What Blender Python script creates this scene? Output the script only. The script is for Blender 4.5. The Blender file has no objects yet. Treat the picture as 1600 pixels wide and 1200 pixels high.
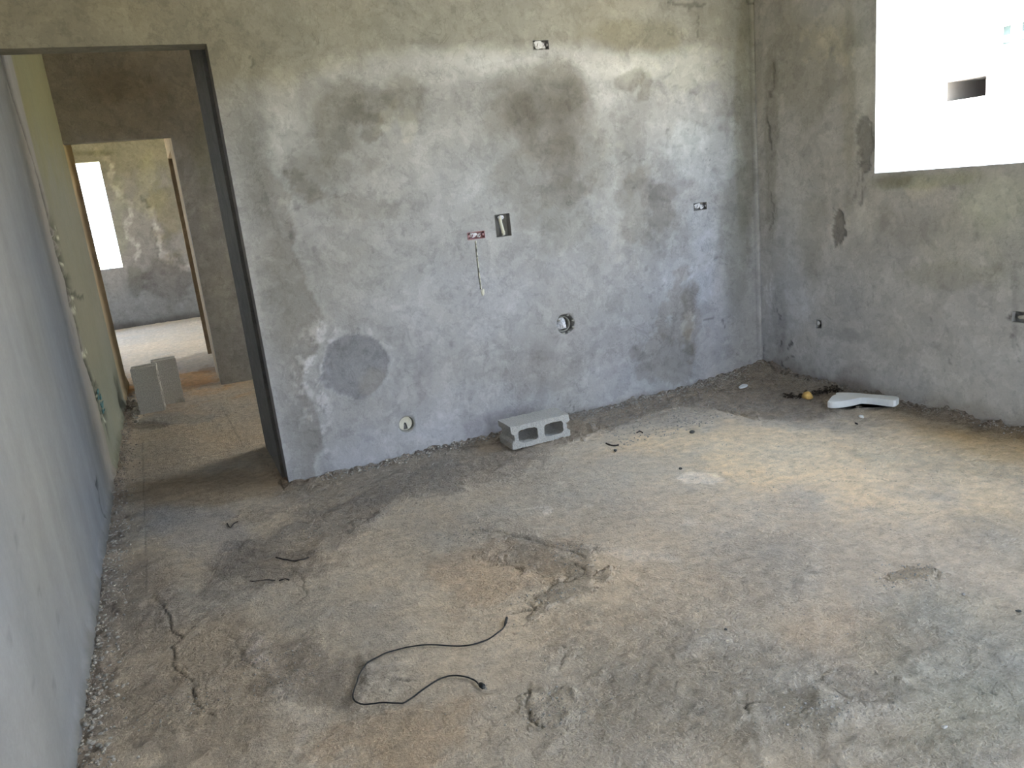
import bpy, bmesh, math, random
import numpy as np
from mathutils import Matrix, Vector

random.seed(7)
S = bpy.context.scene
C = S.collection

# ------------------------------------------------------------------ camera, sky, sun, exposure
FP = 1206.0                      # focal length for a 1600 px wide frame
CX, CY, EYE = 800.0, 600.0, 1.55
ROT = np.array([[0.9027004930710628, 0.19510903326963475, -0.3834896151734081],
                [-0.41753282422782145, 0.18196743031934814, -0.8902551291597889],
                [-0.10391419778643947, 0.9637532461369777, 0.24572651476558038]])
cam = bpy.data.cameras.new('camera')
camo = bpy.data.objects.new('camera', cam)
C.objects.link(camo)
cam.sensor_width = 36.0
cam.lens = 36.0 * FP / 1600.0
cam.clip_start = 0.02
cam.clip_end = 300
M = Matrix(ROT.tolist()).to_4x4()
M.translation = (0, 0, EYE)
camo.matrix_world = M
S.camera = camo

S.view_settings.view_transform = 'Standard'
S.view_settings.look = 'None'
S.view_settings.gamma = 1.0
S.view_settings.use_curve_mapping = False
S.view_settings.exposure = 2.70
S.cycles.use_denoising = True
S.cycles.max_bounces = 12
S.cycles.diffuse_bounces = 8
S.cycles.sample_clamp_indirect = 8.0

world = bpy.data.worlds.new('sky')
S.world = world
world.use_nodes = True
wn = world.node_tree.nodes
wl = world.node_tree.links
for n in list(wn):
    wn.remove(n)
w_out = wn.new('ShaderNodeOutputWorld')
w_bg = wn.new('ShaderNodeBackground')
w_ramp = wn.new('ShaderNodeValToRGB')
w_sep = wn.new('ShaderNodeSeparateXYZ')
w_tc = wn.new('ShaderNodeTexCoord')
wl.new(w_tc.outputs['Generated'], w_sep.inputs[0])
wl.new(w_sep.outputs['Z'], w_ramp.inputs[0])
wl.new(w_ramp.outputs[0], w_bg.inputs[0])
wl.new(w_bg.outputs[0], w_out.inputs[0])
w_ramp.color_ramp.elements[0].position = 0.0
w_ramp.color_ramp.elements[0].color = (0.80, 0.90, 1.0, 1)
w_ramp.color_ramp.elements[1].position = 0.8
w_ramp.color_ramp.elements[1].color = (0.52, 0.70, 1.0, 1)
w_bg.inputs[1].default_value = 2.2

sun = bpy.data.lights.new('sun', 'SUN')
sun.energy = 14.0
sun.angle = math.radians(0.6)
sun.color = (1.0, 0.93, 0.82)
suno = bpy.data.objects.new('sun', sun)
C.objects.link(suno)
sd = Vector((-0.62, 0.05, 0.85)).normalized()          # towards the sun: over the left side of the house
suno.rotation_euler = sd.to_track_quat('Z', 'Y').to_euler()


def portal(loc, look, sx, sy):
    l = bpy.data.lights.new('daylight_portal', 'AREA')
    l.shape = 'RECTANGLE'
    l.size = sx
    l.size_y = sy
    l.cycles.is_portal = True
    o = bpy.data.objects.new('daylight_portal', l)
    C.objects.link(o)
    o.location = loc
    o.rotation_euler = Vector(look).to_track_quat('-Z', 'Z').to_euler()
    return o


# ------------------------------------------------------------------ places measured in the photograph -> points on real planes
def ray(px, py):
    return ROT @ np.array([(px - CX) / FP, -(py - CY) / FP, -1.0])


def on_floor(px, py, z=0.0):
    d = ray(px, py)
    t = (z - EYE) / d[2]
    return np.array([t * d[0], t * d[1]])


def on_y(px, py, y):
    d = ray(px, py)
    t = y / d[1]
    return np.array([t * d[0], EYE + t * d[2]])


def on_x(px, py, x):
    d = ray(px, py)
    t = x / d[0]
    return np.array([t * d[1], EYE + t * d[2]])


YB, XL, XR, HC = 4.484, -0.53, 4.03, 3.1               # back wall, left wall, right wall, ceiling height
back_uv = lambda x, y: on_y(x, y, YB)
right_uv = lambda x, y: on_x(x, y, XR)
left_uv = lambda x, y: on_x(x, y, XL)
far_uv = lambda x, y: on_y(x, y, 13.9)
end_uv = lambda x, y: on_y(x, y, 7.8)

# ------------------------------------------------------------------ numpy noise
_rs = np.random.RandomState(11)
_LAT = _rs.rand(12, 256, 256)


def vnoise(u, v, seed=0):
    L = _LAT[seed % 12]
    iu = np.floor(u).astype(int)
    iv = np.floor(v).astype(int)
    fu = u - iu
    fv = v - iv
    fu = fu * fu * (3 - 2 * fu)
    fv = fv * fv * (3 - 2 * fv)
    a = L[iu % 256, iv % 256]
    b = L[(iu + 1) % 256, iv % 256]
    c = L[iu % 256, (iv + 1) % 256]
    d = L[(iu + 1) % 256, (iv + 1) % 256]
    return (a * (1 - fu) + b * fu) * (1 - fv) + (c * (1 - fu) + d * fu) * fv


def fbm(u, v, scale, octv=4, seed=0, gain=0.5):
    """about -1..1"""
    r = np.zeros_like(u)
    amp = 1.0
    tot = 0.0
    f = scale
    for k in range(octv):
        ca, sa = math.cos(0.7 * k + seed), math.sin(0.7 * k + seed)
        r += amp * (vnoise((u * ca - v * sa) * f + 17.3 * k + 31 * seed + 500, (u * sa + v * ca) * f + 9.1 * k + 77 * seed + 500, seed + k) - 0.5)
        tot += amp
        amp *= gain
        f *= 2.03
    return r / tot * 3.0


def sstep(a, b, x):
    t = np.clip((x - a) / (b - a), 0, 1)
    return t * t * (3 - 2 * t)


def mul(col, mask, rgb):
    rgb = np.array(rgb if hasattr(rgb, '__len__') else (rgb,) * 3, float)
    return col * (1 + mask[:, None] * (rgb[None, :] - 1))


def ell(u, v, uvf, px, py, rx, ry, soft=0.5, rag=0.25, nscale=9.0, seed=1, ang=0):
    """mask of an ellipse given by its size in the photograph, turned into an ellipse on the real plane"""
    c = uvf(px, py)
    ca, sa = math.cos(math.radians(ang)), math.sin(math.radians(ang))
    a = (uvf(px + ca * rx * .2, py + sa * rx * .2) - c) * 5
    b = (uvf(px - sa * ry * .2, py + ca * ry * .2) - c) * 5
    Mi = np.linalg.inv(np.array([a, b]).T)
    du, dv = u - c[0], v - c[1]
    p = Mi[0, 0] * du + Mi[0, 1] * dv
    q = Mi[1, 0] * du + Mi[1, 1] * dv
    r = np.sqrt(p * p + q * q)
    near = r < 2.2
    out = np.zeros_like(u)
    if near.any():
        n = fbm(u[near], v[near], nscale, 6, seed, .6)
        out[near] = 1 - sstep(1 - soft * .38, 1 + soft * .38, r[near] + rag * 1.25 * n)
    return out


def pline(u, v, uvf, pts, width, wob=0.026, seed=3, fade=0.5):
    """mask round a polyline (photo pixels -> plane), width in metres"""
    P = np.array([uvf(*p) for p in pts])
    lo, hi = P.min(0) - width * 4 - .05, P.max(0) + width * 4 + .05
    near = (u > lo[0]) & (u < hi[0]) & (v > lo[1]) & (v < hi[1])
    out = np.zeros_like(u)
    if not near.any():
        return out
    uu = u[near] + wob * fbm(u[near], v[near], 14, 3, seed)
    vv = v[near] + wob * fbm(u[near], v[near], 14, 3, seed + 4)
    d = np.full(uu.shape, 9.0)
    for a, b in zip(P[:-1], P[1:]):
        ab = b - a
        t = np.clip(((uu - a[0]) * ab[0] + (vv - a[1]) * ab[1]) / (ab @ ab + 1e-9), 0, 1)
        d = np.minimum(d, np.hypot(uu - a[0] - t * ab[0], vv - a[1] - t * ab[1]))
    out[near] = 1 - sstep(width * (1 - fade) * .5, width * (1 + fade) * .5, d)
    return out


# ------------------------------------------------------------------ mesh accumulation
class Acc:
    def __init__(s):
        s.v, s.f, s.c, s.r, s.n = [], [], [], [], 0

    def grid(s, P, col, rough=None, mask=None):
        n, m = P.shape[:2]
        idx = np.arange(n * m).reshape(n, m) + s.n
        q = np.stack([idx[:-1, :-1], idx[1:, :-1], idx[1:, 1:], idx[:-1, 1:]], -1)
        q = q[mask] if mask is not None else q.reshape(-1, 4)
        s.v.append(P.reshape(-1, 3))
        s.f.append(q.reshape(-1, 4))
        s.c.append(col.reshape(-1, 3))
        s.r.append(np.zeros(n * m) if rough is None else rough.reshape(-1))
        s.n += n * m

    def build(s, name, mat, kind='structure'):
        v = np.concatenate(s.v)
        f = np.concatenate(s.f)
        c = np.concatenate(s.c)
        r = np.concatenate(s.r)
        used = np.zeros(len(v), bool)
        used[f.ravel()] = True
        remap = np.cumsum(used) - 1
        v, c, r, f = v[used], c[used], r[used], remap[f]
        me = bpy.data.meshes.new(name)
        me.vertices.add(len(v))
        me.vertices.foreach_set('co', v.astype(np.float32).ravel())
        me.loops.add(len(f) * 4)
        me.loops.foreach_set('vertex_index', f.astype(np.int32).ravel())
        me.polygons.add(len(f))
        me.polygons.foreach_set('loop_start', np.arange(0, len(f) * 4, 4, dtype=np.int32))
        me.polygons.foreach_set('loop_total', np.full(len(f), 4, dtype=np.int32))
        me.polygons.foreach_set('use_smooth', np.ones(len(f), bool))
        me.update()
        me.validate()
        a = me.color_attributes.new('tone', 'FLOAT_COLOR', 'POINT')
        a.data.foreach_set('color', np.concatenate([np.clip(c, 0.01, .95), np.ones((len(c), 1))], 1).astype(np.float32).ravel())
        b = me.attributes.new('rough', 'FLOAT', 'POINT')
        b.data.foreach_set('value', r.astype(np.float32))
        me.materials.append(mat)
        o = bpy.data.objects.new(name, me)
        C.objects.link(o)
        o['kind'] = kind
        return o


def axis_pts(a, b, res, extra=(), margins=()):
    n = max(1, int(math.ceil((b - a) / res)))
    p = set(round(x, 5) for x in np.linspace(a, b, n + 1))
    for e in extra:
        if a < e < b:
            near = [x for x in p if abs(x - e) < res * .45 and x not in (round(a, 5), round(b, 5))]
            for x in near:
                p.discard(x)
            p.add(round(e, 5))
    for e in extra:
        if a < e < b:
            p.add(round(e, 5))
    return np.array(sorted(p))


def wall(name, axis, c0, s, thick, u0, u1, v0, v1, paint, mat, openings=(), recesses=(), holes=(), res=0.02, vres=None, usplit=None):
    """axis 'y': u = x, plane y = c0 ; axis 'x': u = y, plane x = c0 ; s = sign of the way to the room"""
    v0 -= .06
    openings = [(*o[:2], v0 if o[2] <= 0 else o[2], o[3]) for o in openings]
    A = Acc()

    def pos(u, v, d):
        k = c0 + s * d
        u, v, k = np.broadcast_arrays(u, v, k)
        return np.stack([u, k, v] if axis == 'y' else [k, u, v], -1).astype(float)
    rects = [tuple(o[:4]) for o in openings] + [tuple(r[:4]) for r in recesses] + [(h[0] - h[2] - .02, h[0] + h[2] + .02, h[1] - h[2] - .02, h[1] + h[2] + .02) for h in holes]
    eu = [x for r in rects for x in r[:2]]
    ev = [x for r in rects for x in r[2:4]]
    if usplit:
        segs = [axis_pts(a, b, r, eu) for a, b, r in usplit]
        us = np.unique(np.concatenate(segs))
    else:
        us = axis_pts(u0, u1, res, eu)
    vs = axis_pts(v0, v1, vres or res, ev)
    U, V = np.meshgrid(us, vs, indexing='ij')
    col, disp, rough = paint(U.ravel(), V.ravel())
    disp = disp.reshape(U.shape)
    for r in rects:                                    # surface comes back to the true plane at the edges of every opening
        dx = np.maximum(np.maximum(r[0] - U, U - r[1]), 0)
        dy = np.maximum(np.maximum(r[2] - V, V - r[3]), 0)
        disp = disp * sstep(0, .03, np.hypot(dx, dy))
    cu = (us[:-1] + us[1:]) / 2
    cv = (vs[:-1] + vs[1:]) / 2
    CU, CV = np.meshgrid(cu, cv, indexing='ij')
    keep = np.ones(CU.shape, bool)
    for r in rects:
        keep &= ~((CU > r[0]) & (CU < r[1]) & (CV > r[2]) & (CV < r[3]))
    A.grid(pos(U, V, disp), col, rough, keep)
    # outer side and edges
    bu = axis_pts(u0, u1, .5, [x for o in openings for x in o[:2]])
    bv = axis_pts(v0, v1, .5, [x for o in openings for x in o[2:4]])
    BU, BV = np.meshgrid(bu, bv, indexing='ij')
    bcol, _, _ = paint(BU.ravel(), BV.ravel())
    cu2, cv2 = np.meshgrid((bu[:-1] + bu[1:]) / 2, (bv[:-1] + bv[1:]) / 2, indexing='ij')
    k2 = np.ones(cu2.shape, bool)
    for o in openings:
        k2 &= ~((cu2 > o[0]) & (cu2 < o[1]) & (cv2 > o[2]) & (cv2 < o[3]))
    A.grid(pos(BU, BV, -thick), bcol, None, k2)

    def band(ua, va, ub, vb, depth, start=0.0, dark=1.0):
        L = math.hypot(ub - ua, vb - va)
        n = max(1, int(L / .04))
        m = max(1, int(depth / .03))
        t = np.linspace(0, 1, n + 1)[:, None]
        d = -np.linspace(start, depth, m + 1)[None, :] + 0 * t
        uu, vv = ua + (ub - ua) * t + 0 * d, va + (vb - va) * t + 0 * d
        cc, _, rr = paint(uu.ravel() - d.ravel() * .3, vv.ravel() - d.ravel() * .3)
        A.grid(pos(uu, vv, d), cc * dark, rr)
    for (a, b, c, d) in [(u0, v0, u0, v1), (u1, v0, u1, v1), (u0, v0, u1, v0), (u0, v1, u1, v1)]:
        band(a, b, c, d, thick)
    for o in openings:
        band(o[0], o[2], o[0], o[3], thick)
        band(o[1], o[2], o[1], o[3], thick)
        band(o[0], o[3], o[1], o[3], thick)
        if o[2] > v0 + .001:
            band(o[0], o[2], o[1], o[2], thick)
    for r in recesses:
        dp = r[4]
        for (a, b, c, d) in [(r[0], r[2], r[0], r[3]), (r[1], r[2], r[1], r[3]), (r[0], r[2], r[1], r[2]), (r[0], r[3], r[1], r[3])]:
            band(a, b, c, d, dp, 0, .8)  # recess sides darkened: shade put into the colour
        uu, vv = np.meshgrid(np.linspace(r[0], r[1], 6), np.linspace(r[2], r[3], 6), indexing='ij')
        cc, _, rr = paint(uu.ravel(), vv.ravel())
        A.grid(pos(uu, vv, -dp + .004 * fbm(uu, vv, 40, 2, 5)), cc * .5, rr)  # back of the recess darker still, painted shade
    for h in holes:
        hu, hv, hr, dp = h
        N = 64
        th = np.linspace(0, 2 * math.pi, N + 1)
        rag = 1 + (h[3] > .06) * .10 * fbm(np.cos(th) * .6, np.sin(th) * .6, 2.2, 3, 4)
        rag[-1] = rag[0]
        H = hr + .02
        sq = H / np.maximum(np.abs(np.cos(th)), np.abs(np.sin(th)))
        rings = [(sq, 0), ((sq + hr * rag) / 2, 0), (hr * rag, 0), (hr * rag * .97, -.006), (hr * .9 * rag, -dp * .6), (hr * .86 * rag, -dp), (hr * .4 * rag, -dp), (hr * .001 * rag, -dp)]
        R = np.array([q[0] for q in rings]).T
        D = np.array([np.full(N + 1, q[1]) for q in rings]).T
        uu = hu + R * np.cos(th)[:, None]
        vv = hv + R * np.sin(th)[:, None]
        cc, _, rr = paint(uu.ravel(), vv.ravel())
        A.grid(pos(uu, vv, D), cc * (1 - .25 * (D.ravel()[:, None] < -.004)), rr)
    return A.build(name, mat)


# ------------------------------------------------------------------ materials
def nodes_of(m):
    m.use_nodes = True
    nt = m.node_tree
    return nt, nt.nodes, nt.links, nt.nodes['Principled BSDF']


def toned(name, fine=0.10, bump=0.35, bscale=60.0, rough=0.92, grit=1.0, bdist=0.004, trowel=False, flat=.25, speck=False):
    """plaster / concrete: the mottling lives in the 'tone' attribute, grain and fine relief in noise"""
    m = bpy.data.materials.new(name)
    nt, N, L, b = nodes_of(m)
    at = N.new('ShaderNodeAttribute'); at.attribute_name = 'tone'
    ra = N.new('ShaderNodeAttribute'); ra.attribute_name = 'rough'
    tc = N.new('ShaderNodeTexCoord')
    n1 = N.new('ShaderNodeTexNoise'); n1.inputs['Scale'].default_value = bscale; n1.inputs['Detail'].default_value = 6; n1.inputs['Roughness'].default_value = .65
    n2 = N.new('ShaderNodeTexNoise'); n2.inputs['Scale'].default_value = bscale * .22; n2.inputs['Detail'].default_value = 5; n2.inputs['Roughness'].default_value = .6
    L.new(tc.outputs['Object'], n1.inputs['Vector']); L.new(tc.outputs['Object'], n2.inputs['Vector'])
    mr = N.new('ShaderNodeMapRange')
    mr.inputs['From Min'].default_value = .25; mr.inputs['From Max'].default_value = .75
    mr.inputs['To Min'].default_value = 1 - fine; mr.inputs['To Max'].default_value = 1 + fine
    L.new(n1.outputs['Fac'], mr.inputs['Value'])
    mr2 = N.new('ShaderNodeMapRange')
    mr2.inputs['From Min'].default_value = .3; mr2.inputs['From Max'].default_value = .7
    mr2.inputs['To Min'].default_value = 1 - fine; mr2.inputs['To Max'].default_value = 1 + fine
    L.new(n2.outputs['Fac'], mr2.inputs['Value'])
    mm = N.new('ShaderNodeMath'); mm.operation = 'MULTIPLY'
    L.new(mr.outputs[0], mm.inputs[0]); L.new(mr2.outputs[0], mm.inputs[1])
    vm = N.new('ShaderNodeVectorMath'); vm.operation = 'SCALE'
    L.new(at.outputs['Color'], vm.inputs[0]); L.new(mm.outputs[0], vm.inputs['Scale'])
    src = vm.outputs[0]
    if trowel:
        for sc, dist, lo, hi, val, msc in ((5.5, 1.6, .004, .013, .84, 1.7), (11.0, 1.0, .004, .014, .88, 2.6), (3.2, 2.2, .002, .008, 1.13, 1.3)):
            na = N.new('ShaderNodeTexNoise'); na.inputs['Scale'].default_value = sc; na.inputs['Detail'].default_value = 5; na.inputs['Distortion'].default_value = dist
            nb = N.new('ShaderNodeTexNoise'); nb.inputs['Scale'].default_value = msc; nb.inputs['Detail'].default_value = 3
            L.new(tc.outputs['Object'], na.inputs['Vector']); L.new(tc.outputs['Object'], nb.inputs['Vector'])
            a1 = N.new('ShaderNodeMath'); a1.operation = 'SUBTRACT'; a1.inputs[1].default_value = .5; L.new(na.outputs['Fac'], a1.inputs[0])
            a2 = N.new('ShaderNodeMath'); a2.operation = 'ABSOLUTE'; L.new(a1.outputs[0], a2.inputs[0])
            a3 = N.new('ShaderNodeMapRange'); a3.inputs['From Min'].default_value = lo; a3.inputs['From Max'].default_value = hi; a3.inputs['To Min'].default_value = 1; a3.inputs['To Max'].default_value = 0
            L.new(a2.outputs[0], a3.inputs['Value'])
            a4 = N.new('ShaderNodeMapRange'); a4.inputs['From Min'].default_value = .50; a4.inputs['From Max'].default_value = .62; L.new(nb.outputs['Fac'], a4.inputs['Value'])
            a5 = N.new('ShaderNodeMath'); a5.operation = 'MULTIPLY'; L.new(a3.outputs[0], a5.inputs[0]); L.new(a4.outputs[0], a5.inputs[1])
            a6 = N.new('ShaderNodeMapRange'); a6.inputs['To Min'].default_value = 1; a6.inputs['To Max'].default_value = val; L.new(a5.outputs[0], a6.inputs['Value'])
            sm = N.new('ShaderNodeVectorMath'); sm.operation = 'SCALE'; L.new(src, sm.inputs[0]); L.new(a6.outputs[0], sm.inputs['Scale']); src = sm.outputs[0]
        for sc, lo, hi, val in ((4.5, .52, .545, 1.10), (6.0, .545, .565, .90), (14.0, .55, .575, 1.08), (24.0, .57, .59, .90)):
            na = N.new('ShaderNodeTexNoise'); na.inputs['Scale'].default_value = sc; na.inputs['Detail'].default_value = 9; na.inputs['Roughness'].default_value = .62; na.inputs['Distortion'].default_value = .5
            L.new(tc.outputs['Object'], na.inputs['Vector'])
            a6 = N.new('ShaderNodeMapRange'); a6.inputs['From Min'].default_value = lo; a6.inputs['From Max'].default_value = hi; a6.inputs['To Min'].default_value = 1; a6.inputs['To Max'].default_value = val
            L.new(na.outputs['Fac'], a6.inputs['Value'])
            sm = N.new('ShaderNodeVectorMath'); sm.operation = 'SCALE'; L.new(src, sm.inputs[0]); L.new(a6.outputs[0], sm.inputs['Scale']); src = sm.outputs[0]
    if speck:
        for sc, lo, hi, val, by_rough in ((150, .62, .67, .62, True), (60, .63, .66, .70, True), (110, .62, .68, 1.30, True), (28, .60, .63, .82, False), (9, .54, .57, 1.07, False), (17, .57, .60, .90, False)):
            na = N.new('ShaderNodeTexNoise'); na.inputs['Scale'].default_value = sc; na.inputs['Detail'].default_value = 4; na.inputs['Roughness'].default_value = .6; na.inputs['Distortion'].default_value = .4
            mp = N.new('ShaderNodeMapping'); mp.inputs['Location'].default_value = (sc * .1, sc * .37, 0); mp.inputs['Rotation'].default_value = (0, 0, .25); mp.inputs['Scale'].default_value = (.75, 1.25, 1)
            L.new(tc.outputs['Object'], mp.inputs['Vector']); L.new(mp.outputs[0], na.inputs['Vector'])
            a3 = N.new('ShaderNodeMapRange'); a3.inputs['From Min'].default_value = lo; a3.inputs['From Max'].default_value = hi; L.new(na.outputs['Fac'], a3.inputs['Value'])
            fac = a3.outputs[0]
            if by_rough:
                a4 = N.new('ShaderNodeMapRange'); a4.inputs['To Min'].default_value = .25; L.new(ra.outputs['Fac'], a4.inputs['Value'])
                a5 = N.new('ShaderNodeMath'); a5.operation = 'MULTIPLY'; L.new(a3.outputs[0], a5.inputs[0]); L.new(a4.outputs[0], a5.inputs[1]); fac = a5.outputs[0]
            a6 = N.new('ShaderNodeMapRange'); a6.inputs['To Min'].default_value = 1; a6.inputs['To Max'].default_value = val; L.new(fac, a6.inputs['Value'])
            sm = N.new('ShaderNodeVectorMath'); sm.operation = 'SCALE'; L.new(src, sm.inputs[0]); L.new(a6.outputs[0], sm.inputs['Scale']); src = sm.outputs[0]
    L.new(src, b.inputs['Base Color'])
    b.inputs['Roughness'].default_value = rough
    b.inputs['Specular IOR Level'].default_value = .25
    # relief: gentle everywhere, coarse where the surface is rough
    st = N.new('ShaderNodeMath'); st.operation = 'MULTIPLY_ADD'
    L.new(ra.outputs['Fac'], st.inputs[0]); st.inputs[1].default_value = grit; st.inputs[2].default_value = flat
    hs = N.new('ShaderNodeMath'); hs.operation = 'MULTIPLY'
    ad = N.new('ShaderNodeMath'); ad.operation = 'MULTIPLY_ADD'
    L.new(n2.outputs['Fac'], ad.inputs[0]); ad.inputs[1].default_value = 1.6; L.new(n1.outputs['Fac'], ad.inputs[2])
    L.new(ad.outputs[0], hs.inputs[0]); L.new(st.outputs[0], hs.inputs[1])
    bp = N.new('ShaderNodeBump'); bp.inputs['Strength'].default_value = bump; bp.inputs['Distance'].default_value = bdist * 4
    L.new(hs.outputs[0], bp.inputs['Height']); L.new(bp.outputs[0], b.inputs['Normal'])
    return m


def simple(name, rgb, rough=0.6, var=0.1, scale=30, bump=0.0, metal=0.0, spec=.4, rgb2=None):
    m = bpy.data.materials.new(name)
    nt, N, L, b = nodes_of(m)
    tc = N.new('ShaderNodeTexCoord')
    n1 = N.new('ShaderNodeTexNoise'); n1.inputs['Scale'].default_value = scale; n1.inputs['Detail'].default_value = 6; n1.inputs['Roughness'].default_value = .65
    L.new(tc.outputs['Object'], n1.inputs['Vector'])
    cr = N.new('ShaderNodeValToRGB')
    cr.color_ramp.elements[0].position = .3
    cr.color_ramp.elements[1].position = .7
    lo = [c * (1 - var) for c in rgb]
    hi = [min(1, c * (1 + var)) for c in rgb] if rgb2 is None else rgb2
    cr.color_ramp.elements[0].color = (*lo, 1)
    cr.color_ramp.elements[1].color = (*hi, 1)
    L.new(n1.outputs['Fac'], cr.inputs[0])
    L.new(cr.outputs[0], b.inputs['Base Color'])
    b.inputs['Roughness'].default_value = rough
    b.inputs['Metallic'].default_value = metal
    b.inputs['Specular IOR Level'].default_value = spec
    if bump:
        bp = N.new('ShaderNodeBump'); bp.inputs['Strength'].default_value = bump; bp.inputs['Distance'].default_value = .006
        L.new(n1.outputs['Fac'], bp.inputs['Height']); L.new(bp.outputs[0], b.inputs['Normal'])
    return m


M_WALL = toned('raw_plaster', .06, .4, 70, .88, 1.4, .0022, True)
M_LEFT = toned('smooth_plaster', .05, .35, 60, .88, 1.4, .002)
M_FLOOR = toned('raw_concrete_floor', .16, .9, 95, .93, 1.2, .006, False, .5, True)
M_CEIL = simple('raw_concrete_ceiling', (.34, .34, .31), .9, .15, 3, .2)
M_BLOCK = simple('concrete_block', (.45, .44, .415), .95, .28, 110, .9)
M_CRUMB = simple('mortar_crumb', (.36, .335, .30), .95, .35, 40, .4)
M_BLACK = simple('black_rubber', (.012, .013, .014), .5, .2, 20)
M_WIRE = simple('dark_twig', (.045, .035, .03), .8, .3, 60)
M_STEEL = simple('dull_steel', (.35, .35, .36), .35, .1, 60, metal=.8)
M_WHITE = simple('dusty_white', (.72, .74, .76), .6, .06, 14, .1)
M_PAPER = simple('crumpled_paper', (.68, .68, .72), .8, .12, 60, .5)
M_PVC = simple('cream_pipe', (.62, .60, .50), .5, .1, 40)
M_GREYPVC = simple('dusty_grey_pipe', (.30, .29, .26), .6, .25, 60)
M_RED = simple('red_plastic', (.40, .22, .23), .6, .2, 60)
M_BOXDARK = simple('dusty_box', (.22, .215, .215), .7, .35, 80)
M_SPONGE = simple('yellow_sponge', (.62, .40, .13), .9, .15, 90, .8)
M_LEAF = simple('dry_leaf', (.055, .04, .03), .9, .4, 40)
M_TEAL = simple('teal_plastic', (.06, .17, .19), .7, .3, 60)
M_STONE = simple('dark_stone', (.07, .07, .065), .8, .3, 60, .3)
M_RENDER = simple('white_render', (.80, .78, .73), .9, .03, 3)
M_GLASS = simple('blue_pane', (.05, .075, .085), .5, .3, 3, spec=.05, rgb2=(.09, .12, .12))
M_DARKROOM = simple('shaded_plaster', (.13, .125, .125), .9, .1, 3)
M_GRASS = simple('dry_grass', (.27, .27, .15), .95, .25, 6, .6, rgb2=(.42, .38, .26))
M_GREEN = simple('green_leaf', (.13, .20, .03), .6, .2, 12)

# ------------------------------------------------------------------ paint functions
PL = np.array([.350, .341, .340])


def plaster_base(u, v, seed, warm=.5, contrast=1.0):
    n1 = fbm(u, v, 1.3, 5, seed, .55)
    n2 = fbm(u, v, 4.5, 4, seed + 2)
    n3 = fbm(u, v, .9, 3, seed + 4)
    k = 1 + contrast * (.13 * n1 + .07 * n2)
    col = PL[None, :] * k[:, None]
    wm = np.clip(warm + .55 * n3, 0, 1)
    col = col * (1 + wm[:, None] * (np.array([1.03, 1.0, .925]) - 1))
    col = col * (1 + (1 - wm)[:, None] * (np.array([.97, .995, 1.045]) - 1))
    disp = .0016 * n1 + .0010 * n2
    return col, disp, np.clip(.25 + .3 * n2, 0, 1)


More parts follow.
